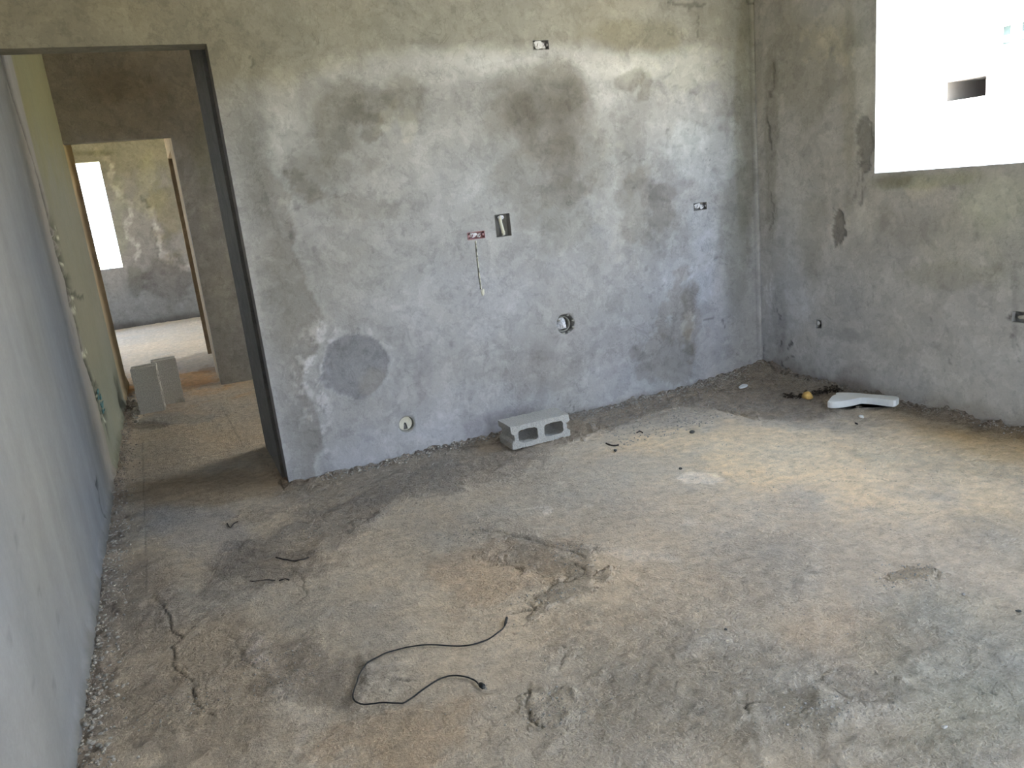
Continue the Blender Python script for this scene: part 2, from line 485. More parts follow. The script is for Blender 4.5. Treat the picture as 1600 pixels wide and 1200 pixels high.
def paint_back(u, v):
    col, disp, rough = plaster_base(u, v, 1, .35, .55)
    E = lambda *a, **k: ell(u, v, back_uv, *a, **k)
    B = []   # px, py, rx, ry, colour, soft, rag, noise scale, angle
    W = (1.24, 1.25, 1.25)
    D = (.74, .725, .69)
    # yellow upper strip, ragged lower edge: stain plus ground-bounce light put into the colour
    edge = 2.33 + .05 * fbm(u, v * 0 + 1.0, 1.6, 4, 3) + .04 * fbm(u, v, 6, 3, 5) + .10 * sstep(1.4, .6, u) * -1.6
    top = sstep(-.05, .07, v - edge)
    col = mul(col, top, (.84, .82, .73))
    col = mul(col, sstep(1.1, .45, u) * sstep(1.75, 2.35, v + .10 * fbm(u, v, 4, 4, 7)), (.88, .84, .76))
    for b in [
        (640, 105, 190, 30, W, .9, .3, 4, -3), (880, 100, 150, 26, W, .9, .3, 4, 2), (960, 130, 40, 40, W, .9, .4, 6, 0),
        (1080, 110, 100, 34, (1.14, 1.15, 1.1), .8, .4, 8, 0), (440, 175, 34, 70, W, .9, .35, 6, 0), (445, 260, 26, 60, (1.12, 1.13, 1.13), .9, .4, 7, 0),
        (525, 190, 34, 62, D, .8, .35, 6, 10), (640, 150, 34, 34, D, .8, .45, 7, 0), (585, 165, 40, 26, D, .9, .4, 7, 0), (400, 240, 30, 90, (.86, .86, .85), 1, .4, 5, 0),
        (580, 200, 16, 22, D, .3, .5, 14, 0), (640, 195, 16, 30, (1.15, 1.14, 1.08), .3, .5, 14, 0), (600, 190, 12, 30, (1.16, 1.15, 1.1), .3, .6, 16, 30),
        (700, 270, 60, 70, (1.14, 1.15, 1.16), .9, .4, 5, 0), (620, 270, 60, 46, (1.10, 1.10, 1.09), .9, .5, 6, 0), (510, 265, 60, 20, (.82, .81, .79), .8, .6, 9, 0),
        (490, 300, 36, 16, D, .6, .7, 13, 30), (560, 320, 60, 18, (.84, .83, .81), .6, .7, 12, 10), (500, 330, 70, 24, (1.12, 1.12, 1.12), .6, .6, 10, 0),
        (840, 150, 66, 52, D, .7, .3, 5, -10), (875, 130, 50, 34, (.86, .85, .82), .9, .3, 5, 0), (800, 185, 36, 44, (.80, .78, .75), .8, .4, 6, 0), (860, 200, 56, 50, (.82, .80, .77), .8, .4, 6, 0),
        (900, 230, 44, 80, (.84, .82, .79), .8, .4, 6, 0), (850, 270, 66, 60, (.82, .80, .77), .8, .45, 6, 0), (990, 55, 70, 26, (.86, .84, .76), .9, .3, 5, 0),
        (985, 125, 26, 14, (.72, .71, .68), .6, .5, 10, -30), (1005, 140, 10, 26, (.75, .74, .71), .5, .6, 12, 25), (950, 210, 26, 60, (1.12, 1.12, 1.11), .8, .4, 8, 0),
        (1080, 115, 42, 44, (1.10, 1.10, 1.07), .4, .8, 22, 0), (1075, 190, 52, 44, (1.13, 1.14, 1.13), .5, .4, 8, 0), (1100, 240, 56, 50, (1.20, 1.24, 1.26), .5, .45, 9, 0),
        (985, 250, 20, 60, (.84, .83, .82), .7, .5, 9, 0), (1045, 295, 46, 22, (.84, .83, .83), .4, .6, 10, -10), (1010, 330, 50, 46, (.78, .76, .73), .7, .55, 8, 30),
        (975, 320, 40, 70, (1.12, 1.11, 1.08), .7, .6, 10, 0), (1030, 350, 20, 46, (.82, .81, .8), .5, .7, 14, 0), (880, 330, 44, 70, (.86, .85, .82), .8, .5, 7, 0),
        (760, 330, 50, 60, (1.08, 1.09, 1.09), .9, .4, 6, 0), (1100, 390, 24, 80, (1.12, 1.15, 1.18), .7, .3, 6, 0), (1150, 380, 22, 120, (.78, .79, .77), .8, .25, 5, 0),
        (1060, 430, 26, 22, (1.13, 1.14, 1.16), .5, .5, 9, 0), (1062, 490, 26, 60, (.84, .81, .77), .35, .6, 12, 8), (1040, 560, 42, 42, (.82, .80, .77), .35, .45, 10, 0), (1080, 500, 14, 50, (.80, .78, .74), .5, .5, 12, 0),
        (1074, 510, 8, 18, (1.30, 1.28, 1.24), .4, .7, 18, 0), (1110, 470, 34, 90, (1.12, 1.13, 1.17), .8, .3, 6, 0), (1100, 560, 20, 40, (1.1, 1.08, 1.06), .8, .4, 8, 0),
        (1164, 200, 16, 190, (.80, .79, .73), .6, .25, 8, 0), (1145, 130, 26, 60, (.93, .92, .88), .8, .4, 7, 0),
        (700, 480, 120, 60, (1.05, 1.06, 1.08), 1, .3, 4, 0), (660, 400, 90, 60, (1.03, 1.04, 1.05), 1, .4, 5, 0), (830, 590, 40, 40, (.90, .89, .89), .6, .6, 9, 0), (930, 540, 110, 36, (.93, .92, .93), .9, .5, 6, 0),
        (660, 580, 14, 60, (.90, .89, .90), .9, .4, 7, 0), (870, 440, 120, 40, (1.05, 1.05, 1.06), .9, .5, 6, 0), (560, 420, 90, 50, (.96, .96, .95), .9, .5, 6, 0),
        (850, 590, 52, 34, (.93, .92, .92), .8, .6, 9, 0), (960, 610, 90, 30, (1.06, 1.07, 1.09), .8, .4, 6, 0), (740, 640, 120, 40, (1.06, 1.07, 1.10), .9, .4, 6, 0),
        (780, 660, 60, 18, (.84, .82, .84), .9, .4, 8, -12),
    ]:
        px, py, rx, ry, c, so, rg, ns, an = b
        col = mul(col, E(px, py, rx, ry, soft=so, rag=rg, nscale=ns, seed=int(px) % 7, ang=an), c)
    # unskimmed darker margin beside the doorway
    hz = np.array([0, .3, .55, .75, .95, 1.2, 1.4, 1.6, 1.8, 2.2])
    bz = []
    for (x, y) in [(486, 750), (500, 700), (495, 640), (470, 590), (508, 510), (480, 455), (468, 400), (455, 345), (442, 290), (400, 200)]:
        bz.append(back_uv(x, y))
    bz = np.array(sorted(bz, key=lambda p: p[1]))
    ub = np.interp(v, bz[:, 1], bz[:, 0])
    nn = fbm(u, v, 9, 5, 2)
    n5 = fbm(u, v, 30, 3, 6)
    mg = sstep(.012, -.012, u - ub + .045 * nn + .014 * n5) * sstep(2.1, 1.6, v)
    col = mul(col, mg * sstep(.44, .62, u + .03 * nn), (.80, .775, .74))
    lip = sstep(.035, 0, np.abs(u - ub - .01 + .045 * nn + .012 * n5)) * sstep(1.7, 1.3, v)
    col = mul(col, lip * .7, (1.18, 1.18, 1.18))
    disp = disp - .003 * mg
    fl = sstep(.05, .45, n5 + .5 * nn) * E(490, 585, 36, 100, soft=.8, rag=.4, nscale=8, seed=2, ang=6)
    col = mul(col, fl, (1.36, 1.36, 1.38)); disp = disp + .003 * fl
    ci = E(557, 572, 51, 50, soft=.06, rag=.07, nscale=14, seed=4)
    ci = np.maximum(ci, E(525, 590, 26, 18, soft=.1, rag=.3, nscale=14, seed=5))
    rim = E(557, 572, 57, 56, soft=.2, rag=.22, nscale=18, seed=4)
    col = mul(col, rim, (1.10, 1.10, 1.12))
    tone = np.array([.262, .255, .262])
    col = col * (1 - ci[:, None]) + tone[None, :] * (1 + .05 * nn[:, None]) * ci[:, None]
    col = mul(col, E(590, 600, 26, 20, soft=.8, rag=.3, seed=3) * ci, (1.12, 1.08, 1.0))
    disp = disp - .005 * ci + .002 * rim
    # bright skim at the foot of the wall
    foot = sstep(.32, .05, v + .07 * nn) * sstep(.62, .72, u + .03 * n5) * sstep(2.0, 1.4, u)
    col = mul(col, foot, (1.14, 1.15, 1.19))
    col = mul(col, sstep(1.5, .5, v), (.985, 1.0, 1.035))  # bluer lower wall, partly sky light put into the colour
    # worn spots and pits
    pit = sstep(.95, 1.25, n5 + .4 * nn) * np.maximum(E(1075, 115, 60, 55, soft=.5, rag=.3), E(1080, 235, 55, 50, soft=.5, rag=.3))
    col = mul(col, pit, .66); disp = disp - .004 * pit
    pt2 = sstep(1.0, 1.3, n5 + .2 * fbm(u, v, 3, 2, 8))
    col = mul(col, pt2 * .5, .82); disp = disp - .002 * pt2
    for pts, w, c, d in [
        ([(1045, 4), (1060, 1), (1075, 9), (1100, 3)], .022, .6, -.006), ([(1165, 4), (1180, 8)], .02, .5, -.006), ([(1092, 25), (1090, 55)], .012, .66, -.004),
        ([(1098, 498), (1116, 499)], .014, .6, -.004), ([(1128, 498), (1131, 512)], .012, .55, -.004), ([(1060, 105), (1030, 125), (1095, 150)], .012, .8, -.003),
        ([(1092, 190), (1090, 225), (1082, 232)], .010, .82, -.003), ([(1045, 195), (1042, 225), (1070, 224)], .012, .85, -.003), ([(388, 95), (398, 100), (393, 108)], .016, .6, -.003),
        ([(930, 190), (938, 202), (950, 205)], .01, .85, -.001), ([(935, 230), (940, 262), (965, 262), (990, 240)], .01, .84, -.001), ([(660, 130), (650, 145)], .01, .8, 0),
        ([(740, 490), (742, 520)], .01, .93, 0), ([(892, 640), (888, 630)], .008, .6, 0), ([(870, 628), (868, 618)], .008, .6, 0),
    ]:
        m = pline(u, v, back_uv, pts, w)
        col = mul(col, m, c); disp = disp + d * m
    for (x, y, s_) in [(705, 537, 5), (735, 460, 4), (1152, 553, 3), (630, 365, 5), (583, 390, 4), (490, 390, 5), (455, 367, 7), (462, 322, 8), (1118, 405, 4), (1010, 420, 4)]:
        m = E(x, y, s_ * .6, s_ * 1.1, soft=.3, rag=.5, nscale=40)
        col = mul(col, m, .74)
    for k in range(6):                                 # trowel arcs low on the wall
        m = pline(u, v, back_uv, [(806 - 7 * k, 596), (794 - 7 * k, 612), (792 - 6 * k, 630), (800 - 5 * k, 645)], .006, .006)
        col = mul(col, m * .4, .84)
    # bead of mortar in the corner
    bd = sstep(.016, .006, np.abs(u - 4.005 + .006 * fbm(u, v, 3, 2, 2)))
    bd2 = sstep(.02, .0, np.abs(u - 3.985))
    col = mul(col, bd2, .84); col = mul(col, bd * np.clip(.55 + .6 * fbm(u * 0, v, 5, 4, 3), 0, 1), (1.30, 1.28, 1.24)); disp = disp + .008 * bd
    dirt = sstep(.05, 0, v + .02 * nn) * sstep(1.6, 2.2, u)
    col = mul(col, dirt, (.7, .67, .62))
    return col, disp, np.clip(rough + .5 * pit + .4 * fl, 0, 1)


def paint_right(u, v):
    col, disp, rough = plaster_base(u, v, 5, .62, .6)
    col *= 1.27
    nn = fbm(u, v, 9, 5, 2)
    n5 = fbm(u, v, 30, 3, 6)
    E = lambda *a, **k: ell(u, v, right_uv, *a, **k)
    for b in [
        (1260, 100, 60, 90, (.86, .85, .80), .9, .4, 5, 0), (1300, 40, 20, 40, (1.15, 1.14, 1.1), .5, .7, 12, 0), (1290, 75, 30, 30, (1.14, 1.12, 1.06), .5, .8, 14, 0), (1347, 90, 16, 100, (1.12, 1.15, 1.15), .8, .3, 6, 0),
        (1325, 140, 10, 150, (.88, .87, .82), .8, .3, 8, 0), (1205, 240, 10, 160, (.78, .77, .73), .7, .3, 8, 0), (1238, 350, 36, 60, (1.10, 1.12, 1.14), .9, .3, 5, 0), (1270, 370, 22, 60, (.88, .87, .84), .9, .4, 6, 0),
        (1356, 345, 16, 34, (1.14, 1.15, 1.14), .8, .3, 7, 0), (1400, 355, 40, 26, (.90, .89, .87), .8, .5, 8, 0), (1395, 283, 34, 12, (.72, .71, .66), .8, .4, 9, -4), (1450, 282, 90, 12, (.88, .90, .78), .9, .3, 6, -4),
        (1440, 300, 26, 14, (1.14, 1.13, 1.08), .4, .8, 14, 0), (1560, 320, 60, 50, (1.06, 1.10, 1.02), .9, .3, 5, 0), (1500, 380, 80, 50, (1.03, 1.03, .99), .9, .4, 5, 0),
        (1600, 420, 60, 60, (.93, .94, .91), .9, .4, 5, 0), (1500, 430, 70, 20, (.88, .88, .84), .8, .6, 8, 0), (1400, 470, 60, 60, (1.06, 1.06, 1.06), .9, .4, 5, 0),
        (1235, 470, 30, 60, (1.05, 1.07, 1.10), .9, .3, 5, 0), (1218, 490, 10, 60, (.78, .77, .76), .7, .4, 9, 0), (1500, 600, 120, 50, (1.02, 1.03, 1.04), .9, .4, 5, 0), (1330, 525, 22, 10, (.82, .82, .82), .6, .5, 10, 0),
        (1585, 470, 6, 60, (.84, .84, .84), .7, .3, 9, 0), (1330, 600, 24, 30, (.84, .82, .82), .8, .5, 8, 0), (1300, 610, 100, 20, (.86, .84, .82), .9, .4, 7, 8), (1230, 575, 36, 18, (.80, .78, .76), .8, .5, 9, 10),
        (1205, 605, 20, 50, (.88, .87, .86), .8, .4, 8, 0),
    ]:
        px, py, rx, ry, c, so, rg, ns, an = b
        col = mul(col, E(px, py, rx, ry, soft=so, rag=rg, nscale=ns, seed=int(px) % 7, ang=an), c)
    p = np.maximum(E(1352, 222, 15, 38, soft=.08, rag=.28, nscale=16, seed=3), E(1350, 258, 8, 14, soft=.15, rag=.5, nscale=18, seed=2))
    q = E(1310, 358, 10, 27, soft=.1, rag=.4, nscale=22, seed=5)
    lip = E(1310, 355, 16, 34, soft=.3, rag=.4, nscale=18, seed=5)
    col = mul(col, lip, (1.12, 1.1, 1.08)); col = mul(col, p, (.60, .60, .60)); col = mul(col, q, (.50, .49, .48))
    disp = disp - .007 * p - .010 * q
    for pts, w, c, d in [
        ([(1208, 95), (1206, 130), (1203, 150)], .02, .62, -.004), ([(1200, 180), (1203, 215), (1206, 240)], .022, .55, -.005), ([(1205, 300), (1210, 325), (1204, 365)], .012, .62, -.005),
        ([(1345, 268), (1343, 320)], .012, .65, -.004), ([(1340, 270), (1333, 310)], .01, .7, -.003), ([(1307, 330), (1305, 322)], .01, .6, 0), ([(1237, 538), (1234, 543), (1238, 540)], .014, .35, -.004),
        ([(1222, 565), (1226, 575), (1222, 590)], .012, .42, -.004), ([(1215, 480), (1220, 495), (1217, 500)], .012, .6, -.004), ([(1219, 530), (1219, 536)], .014, .45, -.004), ([(1240, 556), (1230, 560)], .01, .5, -.003),
        ([(1365, 445), (1364, 470)], .012, .75, 0), ([(1520, 350), (1525, 340), (1522, 375)], .01, .8, 0), ([(1530, 480), (1550, 488)], .008, .8, 0), ([(1580, 500), (1590, 490), (1600, 493)], .018, .4, -.006),
        ([(1450, 492), (1455, 505)], .008, .7, 0), ([(1485, 560), (1488, 570)], .010, .7, 0), ([(1592, 540), (1590, 570)], .010, .65, 0), ([(1578, 520), (1582, 545)], .010, .7, 0),
        ([(1190, 560), (1193, 545)], .03, .7, 0), ([(1210, 425), (1205, 450), (1212, 480)], .008, 1.25, .002), ([(1200, 430), (1203, 520)], .008, 1.2, .002),
    ]:
        m = pline(u, v, right_uv, pts, w)
        col = mul(col, m, c); disp = disp + d * m
    pt2 = sstep(.95, 1.2, n5 + .3 * fbm(u, v, 3, 2, 8)) * sstep(3.4, 3.0, u) * .8
    col = mul(col, pt2 * .6, .78); disp = disp - .002 * pt2
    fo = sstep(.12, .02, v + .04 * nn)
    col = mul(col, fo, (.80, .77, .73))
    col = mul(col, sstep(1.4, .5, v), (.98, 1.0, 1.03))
    return col, disp, rough


CRK = [(5, 92), (20, 150), (38, 205), (62, 285), (78, 345), (88, 390), (104, 440), (108, 470), (120, 505), (130, 555), (146, 600), (153, 625), (160, 660)]


def paint_left(u, v):
    col, disp, rough = plaster_base(u, v, 8, .35, .35)
    n5 = fbm(u, v, 30, 3, 6)
    nn = fbm(u, v, 8, 4, 3)
    st = fbm(u * 2.4, v * .35, 3, 4, 4)
    room = sstep(5.45, 5.25, u)
    col = col * (1 + (room * .09 * st)[:, None])
    col = mul(col, room * sstep(2.0, .8, v), (.96, 1.0, 1.05))
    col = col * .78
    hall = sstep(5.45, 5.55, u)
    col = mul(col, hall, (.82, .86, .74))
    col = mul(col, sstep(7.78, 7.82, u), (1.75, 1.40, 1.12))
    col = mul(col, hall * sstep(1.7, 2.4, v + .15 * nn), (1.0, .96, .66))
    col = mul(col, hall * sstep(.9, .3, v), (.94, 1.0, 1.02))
    P = np.array([left_uv(*p) for p in CRK])
    uc = np.interp(v, P[::-1, 1], P[::-1, 0])
    uc = np.where(v < P[:, 1].min(), 5.75, uc)
    d = u - uc + .03 * nn + .015 * n5
    fine = sstep(.075, .035, np.abs(d)) * sstep(.12, .3, v)
    nb = fbm(u * .22, v, 22, 4, 5)
    brk = sstep(.24, .10, np.abs(d - .12) + .05 * nb) * np.clip(sstep(1.75, 1.55, v) * sstep(1.05, 1.2, v) + sstep(.85, .78, v) * sstep(.68, .74, v) + sstep(.62, .55, v) * sstep(.26, .34, v), 0, 1)
    brk = brk * sstep(.0, .35, nb)
    col = mul(col, np.maximum(fine, brk * .9), .34)
    disp = disp - .022 * brk - .014 * fine
    pale_bits = sstep(.3, .2, np.abs(d - .12)) * sstep(.02, .2, brk) * sstep(.3, .7, -fbm(u * .22, v, 30, 3, 2))  # pale pieces of plaster among the dark pockets of the break
    col = mul(col, pale_bits, 3.0)
    m = pline(u, v, left_uv, [(104, 455), (118, 460), (130, 463)], .03, .02)
    col = mul(col, m, .45); disp = disp - .006 * m
    for pts, w, c in [([(153, 752), (152, 762)], .05, .35), ([(155, 770), (157, 790), (163, 805)], .018, .4)]:
        m = pline(u, v, left_uv, pts, w)
        col = mul(col, m, c); disp = disp - .006 * m
    for (x, y, s_) in [(25, 843, 3), (62, 925, 3), (90, 965, 3), (52, 1075, 3), (36, 810, 3), (15, 1000, 4), (84, 1070, 3)]:
        m = ell(u, v, left_uv, x, y, s_, s_ * 3, soft=.6, rag=.4, nscale=20)
        col = mul(col, m * .7, .75)
    m = pline(u, v, left_uv, [(14, 830), (26, 870), (40, 960)], .012, .02)
    col = mul(col, m * .5, 1.2)
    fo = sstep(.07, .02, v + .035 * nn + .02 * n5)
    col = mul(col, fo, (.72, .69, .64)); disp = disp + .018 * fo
    return col, disp, np.clip(rough * .6 + fo + brk, 0, 1)


def paint_end(u, v):
    col, disp, rough = plaster_base(u, v, 3, .75, .9)
    nn = fbm(u, v, 5, 4, 3)
    col *= .80
    col = mul(col, sstep(1.9, 2.5, v + .12 * nn), (.88, .80, .62))
    col = mul(col, sstep(1.2, .5, v), (.94, .97, 1.02))
    for (x, y, rx, ry, c) in [(190, 140, 60, 30, (.86, .82, .76)), (320, 250, 20, 60, (.9, .92, .84)), (325, 330, 14, 40, (1.15, 1.15, 1.1)), (350, 460, 18, 60, (1.12, 1.12, 1.08))]:
        col = mul(col, ell(u, v, end_uv, x, y, rx, ry, soft=.9, rag=.4, nscale=5), c)
    return col, disp * 1.5, rough


def paint_far(u, v):
    col, disp, rough = plaster_base(u, v, 9, .6, .7)
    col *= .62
    nn = fbm(u, v, 3, 4, 3)
    n5 = fbm(u, v, 9, 4, 6)
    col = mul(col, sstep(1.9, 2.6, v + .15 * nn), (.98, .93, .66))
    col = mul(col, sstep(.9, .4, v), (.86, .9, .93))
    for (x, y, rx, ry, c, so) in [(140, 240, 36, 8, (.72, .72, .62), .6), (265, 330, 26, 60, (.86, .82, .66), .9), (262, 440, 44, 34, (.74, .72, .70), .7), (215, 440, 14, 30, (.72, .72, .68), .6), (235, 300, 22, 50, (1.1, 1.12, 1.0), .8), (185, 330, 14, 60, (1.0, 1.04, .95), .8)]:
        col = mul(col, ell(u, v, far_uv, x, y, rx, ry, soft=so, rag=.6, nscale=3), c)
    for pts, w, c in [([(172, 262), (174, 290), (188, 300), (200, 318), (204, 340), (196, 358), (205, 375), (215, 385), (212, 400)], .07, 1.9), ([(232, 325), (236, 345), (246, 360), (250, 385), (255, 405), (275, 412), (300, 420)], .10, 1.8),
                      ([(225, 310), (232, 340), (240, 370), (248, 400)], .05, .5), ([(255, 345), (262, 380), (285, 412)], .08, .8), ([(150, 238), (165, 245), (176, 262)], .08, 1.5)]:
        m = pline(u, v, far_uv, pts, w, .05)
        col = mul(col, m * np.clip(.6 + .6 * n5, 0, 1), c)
    fo = sstep(.14, .03, v + .05 * nn)
    col = mul(col, fo, (.5, .48, .45))
    return col, disp * 2, rough


def paint_plain(u, v):
    col, disp, rough = plaster_base(u, v, 6, .6, .8)
    return col, disp, rough


def paint_jamb(u, v):
    col, disp, rough = plaster_base(u, v, 6, .7, .8)
    return mul(col, np.ones_like(u), (1.10, .93, .70)), disp, rough


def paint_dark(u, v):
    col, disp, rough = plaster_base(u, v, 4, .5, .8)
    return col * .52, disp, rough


def paint_floor(u, v):
    n1 = fbm(u, v, 1.1, 4, 2)
    n2 = fbm(u, v, 3.2, 5, 5)
    n3 = fbm(u, v, 11, 4, 7)
    n4 = fbm(u, v, 34, 3, 9)
    base = np.array([.635, .525, .400])
    grey = np.array([.49, .445, .385])
    k = np.clip(.40 + .35 * n1 + .35 * n2 + .15 * n3, 0, 1)
    col = base[None, :] * (1 - k[:, None]) + grey[None, :] * k[:, None]
    col = col * (1 + .05 * n2 + .05 * n3)[:, None]
    rough = np.clip(.22 + .30 * n2 + .15 * n1, 0, 1)
    E = lambda *a, **kw: ell(u, v, on_floor, *a, **kw)
    G = (.80, .81, .86)
    for b in [  # x, y, rx, ry, colour, soft, rag, scale, angle, roughness
        (760, 890, 110, 40, (1.03, .96, .90), .9, .6, 5, -10, .3), (620, 1150, 110, 40, (1.02, .92, .82), .9, .7, 6, -10, .2), (1330, 715, 330, 62, (1.48, 1.33, 1.10), 1, .4, 3, 3, -.2), (1250, 850, 420, 110, (1.12, 1.02, .92), 1.6, .4, 2, 0, -.1), (1000, 800, 240, 60, (1.02, 1.03, 1.04), 1, .3, 2, 0, -.2),  # strong warm blob at right: window light painted into the floor colour
        (1120, 700, 240, 60, (1.06, 1.05, 1.02), .9, .4, 3, 0, -.25), (620, 740, 190, 34, (.80, .82, .86), .8, .5, 5, -14, .6), (500, 830, 150, 32, (.78, .79, .83), .8, .5, 5, -22, .7), (430, 880, 80, 26, (.80, .80, .82), .8, .5, 6, 0, .6),
        (760, 720, 100, 30, (.88, .88, .9), .8, .5, 6, -12, .5), (330, 765, 150, 26, (.80, .72, .62), .9, .35, 4, -6, .1), (300, 820, 70, 40, (.86, .92, 1.06), .9, .4, 4, 0, 0), (240, 700, 60, 60, (.92, .94, .98), .9, .4, 4, 0, .4),
        (470, 1040, 90, 50, (.84, .84, .86), .8, .6, 6, 20, .7), (360, 1020, 90, 60, (.92, .89, .86), .9, .5, 5, 0, .4), (300, 1120, 120, 60, (.90, .88, .86), .9, .5, 5, 0, .4), (230, 950, 60, 90, (.86, .84, .84), .9, .4, 5, 0, .5),
        (850, 870, 80, 24, (.86, .88, .90), .6, .8, 9, 10, .9), (880, 920, 70, 18, (.86, .88, .90), .6, .8, 9, -25, .8), (960, 1000, 120, 60, (.95, .96, .97), .9, .5, 4, 0, .4), (1050, 1090, 180, 70, (.92, .92, .91), .9, .5, 4, 0, .4),
        (870, 1105, 46, 30, (1.24, 1.24, 1.24), .4, .5, 10, 0, 1.0), (1270, 1110, 60, 26, (.93, .93, .90), .7, .6, 9, 0, .8), (1345, 1070, 60, 20, (.95, .96, .98), .6, .6, 9, 10, .7), (1420, 900, 40, 10, (.94, .93, .88), .5, .7, 10, 0, .9),
        (1300, 1000, 140, 50, (1.02, .97, .93), .9, .5, 4, 0, .2), (1480, 1010, 160, 90, (.92, .95, .93), 1, .4, 3, 0, .1), (1540, 1130, 140, 80, (.95, .97, .94), 1, .4, 3, 0, .2), (1560, 820, 70, 60, (.98, .99, .98), .9, .5, 4, 0, .1),
        (1330, 1180, 200, 40, (.95, .94, .92), .9, .5, 4, 0, .2), (1470, 720, 110, 22, (.97, 1.0, 1.02), .7, .7, 7, 6, .3), (1560, 690, 120, 24, (.80, .76, .66), .9, .35, 4, 8, 0), (1500, 665, 150, 14, (.80, .78, .74), .9, .3, 4, 12, .3),
    ]:
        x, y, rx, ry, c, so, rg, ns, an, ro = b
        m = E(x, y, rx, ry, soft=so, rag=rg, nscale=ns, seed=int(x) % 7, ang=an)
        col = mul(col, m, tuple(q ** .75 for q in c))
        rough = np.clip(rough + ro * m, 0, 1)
    # coarse grey mortar apron along the back wall and in the corner
    ap = np.array([on_floor(*p) for p in [(640, 712), (760, 700), (900, 690), (960, 672), (1060, 636), (1120, 640), (1180, 655), (1270, 660), (1340, 645), (1420, 640), (1600, 700)]])
    da = np.interp(u, ap[:, 0][:8], ap[:, 1][:8])
    apr = sstep(-.03, .04, v - da + .05 * n3 + .015 * n4) * (v < YB + .1) * sstep(.9, 1.3, u)
    rs = sstep(.06, -.02, (XR - u) - .14 + .05 * n3) * (v < YB)
    ap2 = np.clip(apr * (u < 3.95) + rs, 0, 1)
    col = mul(col, ap2, (.80, .79, .80)); col = mul(col, ap2 * sstep(.2, .8, n4), .74); col = mul(col, ap2 * sstep(.3, .8, -n4), 1.2); rough = np.clip(rough + .9 * ap2, 0, 1)
    # crumbly strips at the feet of the walls
    lw = sstep(.12, .03, u - XL + .04 * n3 + .02 * n4) * (v < 8.5)
    bw = sstep(.10, .03, YB - v + .03 * n3 + .015 * n4) * (u > .40) * (v < YB + .1)
    rw = sstep(.10, .03, XR - u + .03 * n3) * (v < YB)
    ft = np.maximum(np.maximum(lw, bw), rw)
    col = mul(col, ft, (.76, .75, .78)); rough = np.clip(rough + ft, 0, 1)
    # white splashes
    for (x, y, rx, ry, s_, an) in [(1096, 748, 33, 10, 1, 4), (858, 799, 9, 5, .9, -35), (846, 793, 22, 1.6, .7, -5), (1002, 868, 70, 8, .45, 6), (880, 860, 20, 6, .5, 0), (1076, 819, 14, 3, .5, 0), (920, 790, 8, 2, .5, 0)]:
        m = E(x, y, rx, ry, soft=.25, rag=.35, nscale=16, seed=4, ang=an) * s_
        col = mul(col, m, (1.28, 1.32, 1.42)); rough = rough * (1 - .6 * m)
    # pale powdery streaks lower left
    for pts, w, c in [([(400, 1010), (430, 1040), (450, 1090), (475, 1150), (490, 1200)], .05, 1.30), ([(375, 990), (400, 1005), (420, 1030)], .035, 1.35), ([(585, 1045), (620, 1040)], .03, 1.2), ([(545, 945), (600, 950)], .03, 1.2),
                      ([(248, 925), (285, 918)], .02, 1.25), ([(520, 1150), (534, 1200)], .02, 1.1)]:
        m = pline(u, v, on_floor, pts, w, .05, fade=1.2) * np.clip(.6 + .5 * n4, 0, 1)
        col = mul(col, m, (c * .98, c, c * 1.06))
    z = .0022 * n1 + .0016 * n2 + rough * (.0042 * n3 + .0042 * n4) + .0006 * n4
    z += ft * (.010 + .008 * n3 + .006 * n4) + .006 * ap2 + ap2 * .006 * n4
    z += .007 * sstep(.2, .9, n3) * rough
    # mound in the corner
    z += .055 * np.exp(-(((u - 4.05) / .42) ** 2 + ((v - 4.5) / .42) ** 2)) * (u < 4.06) * (v < 4.5)
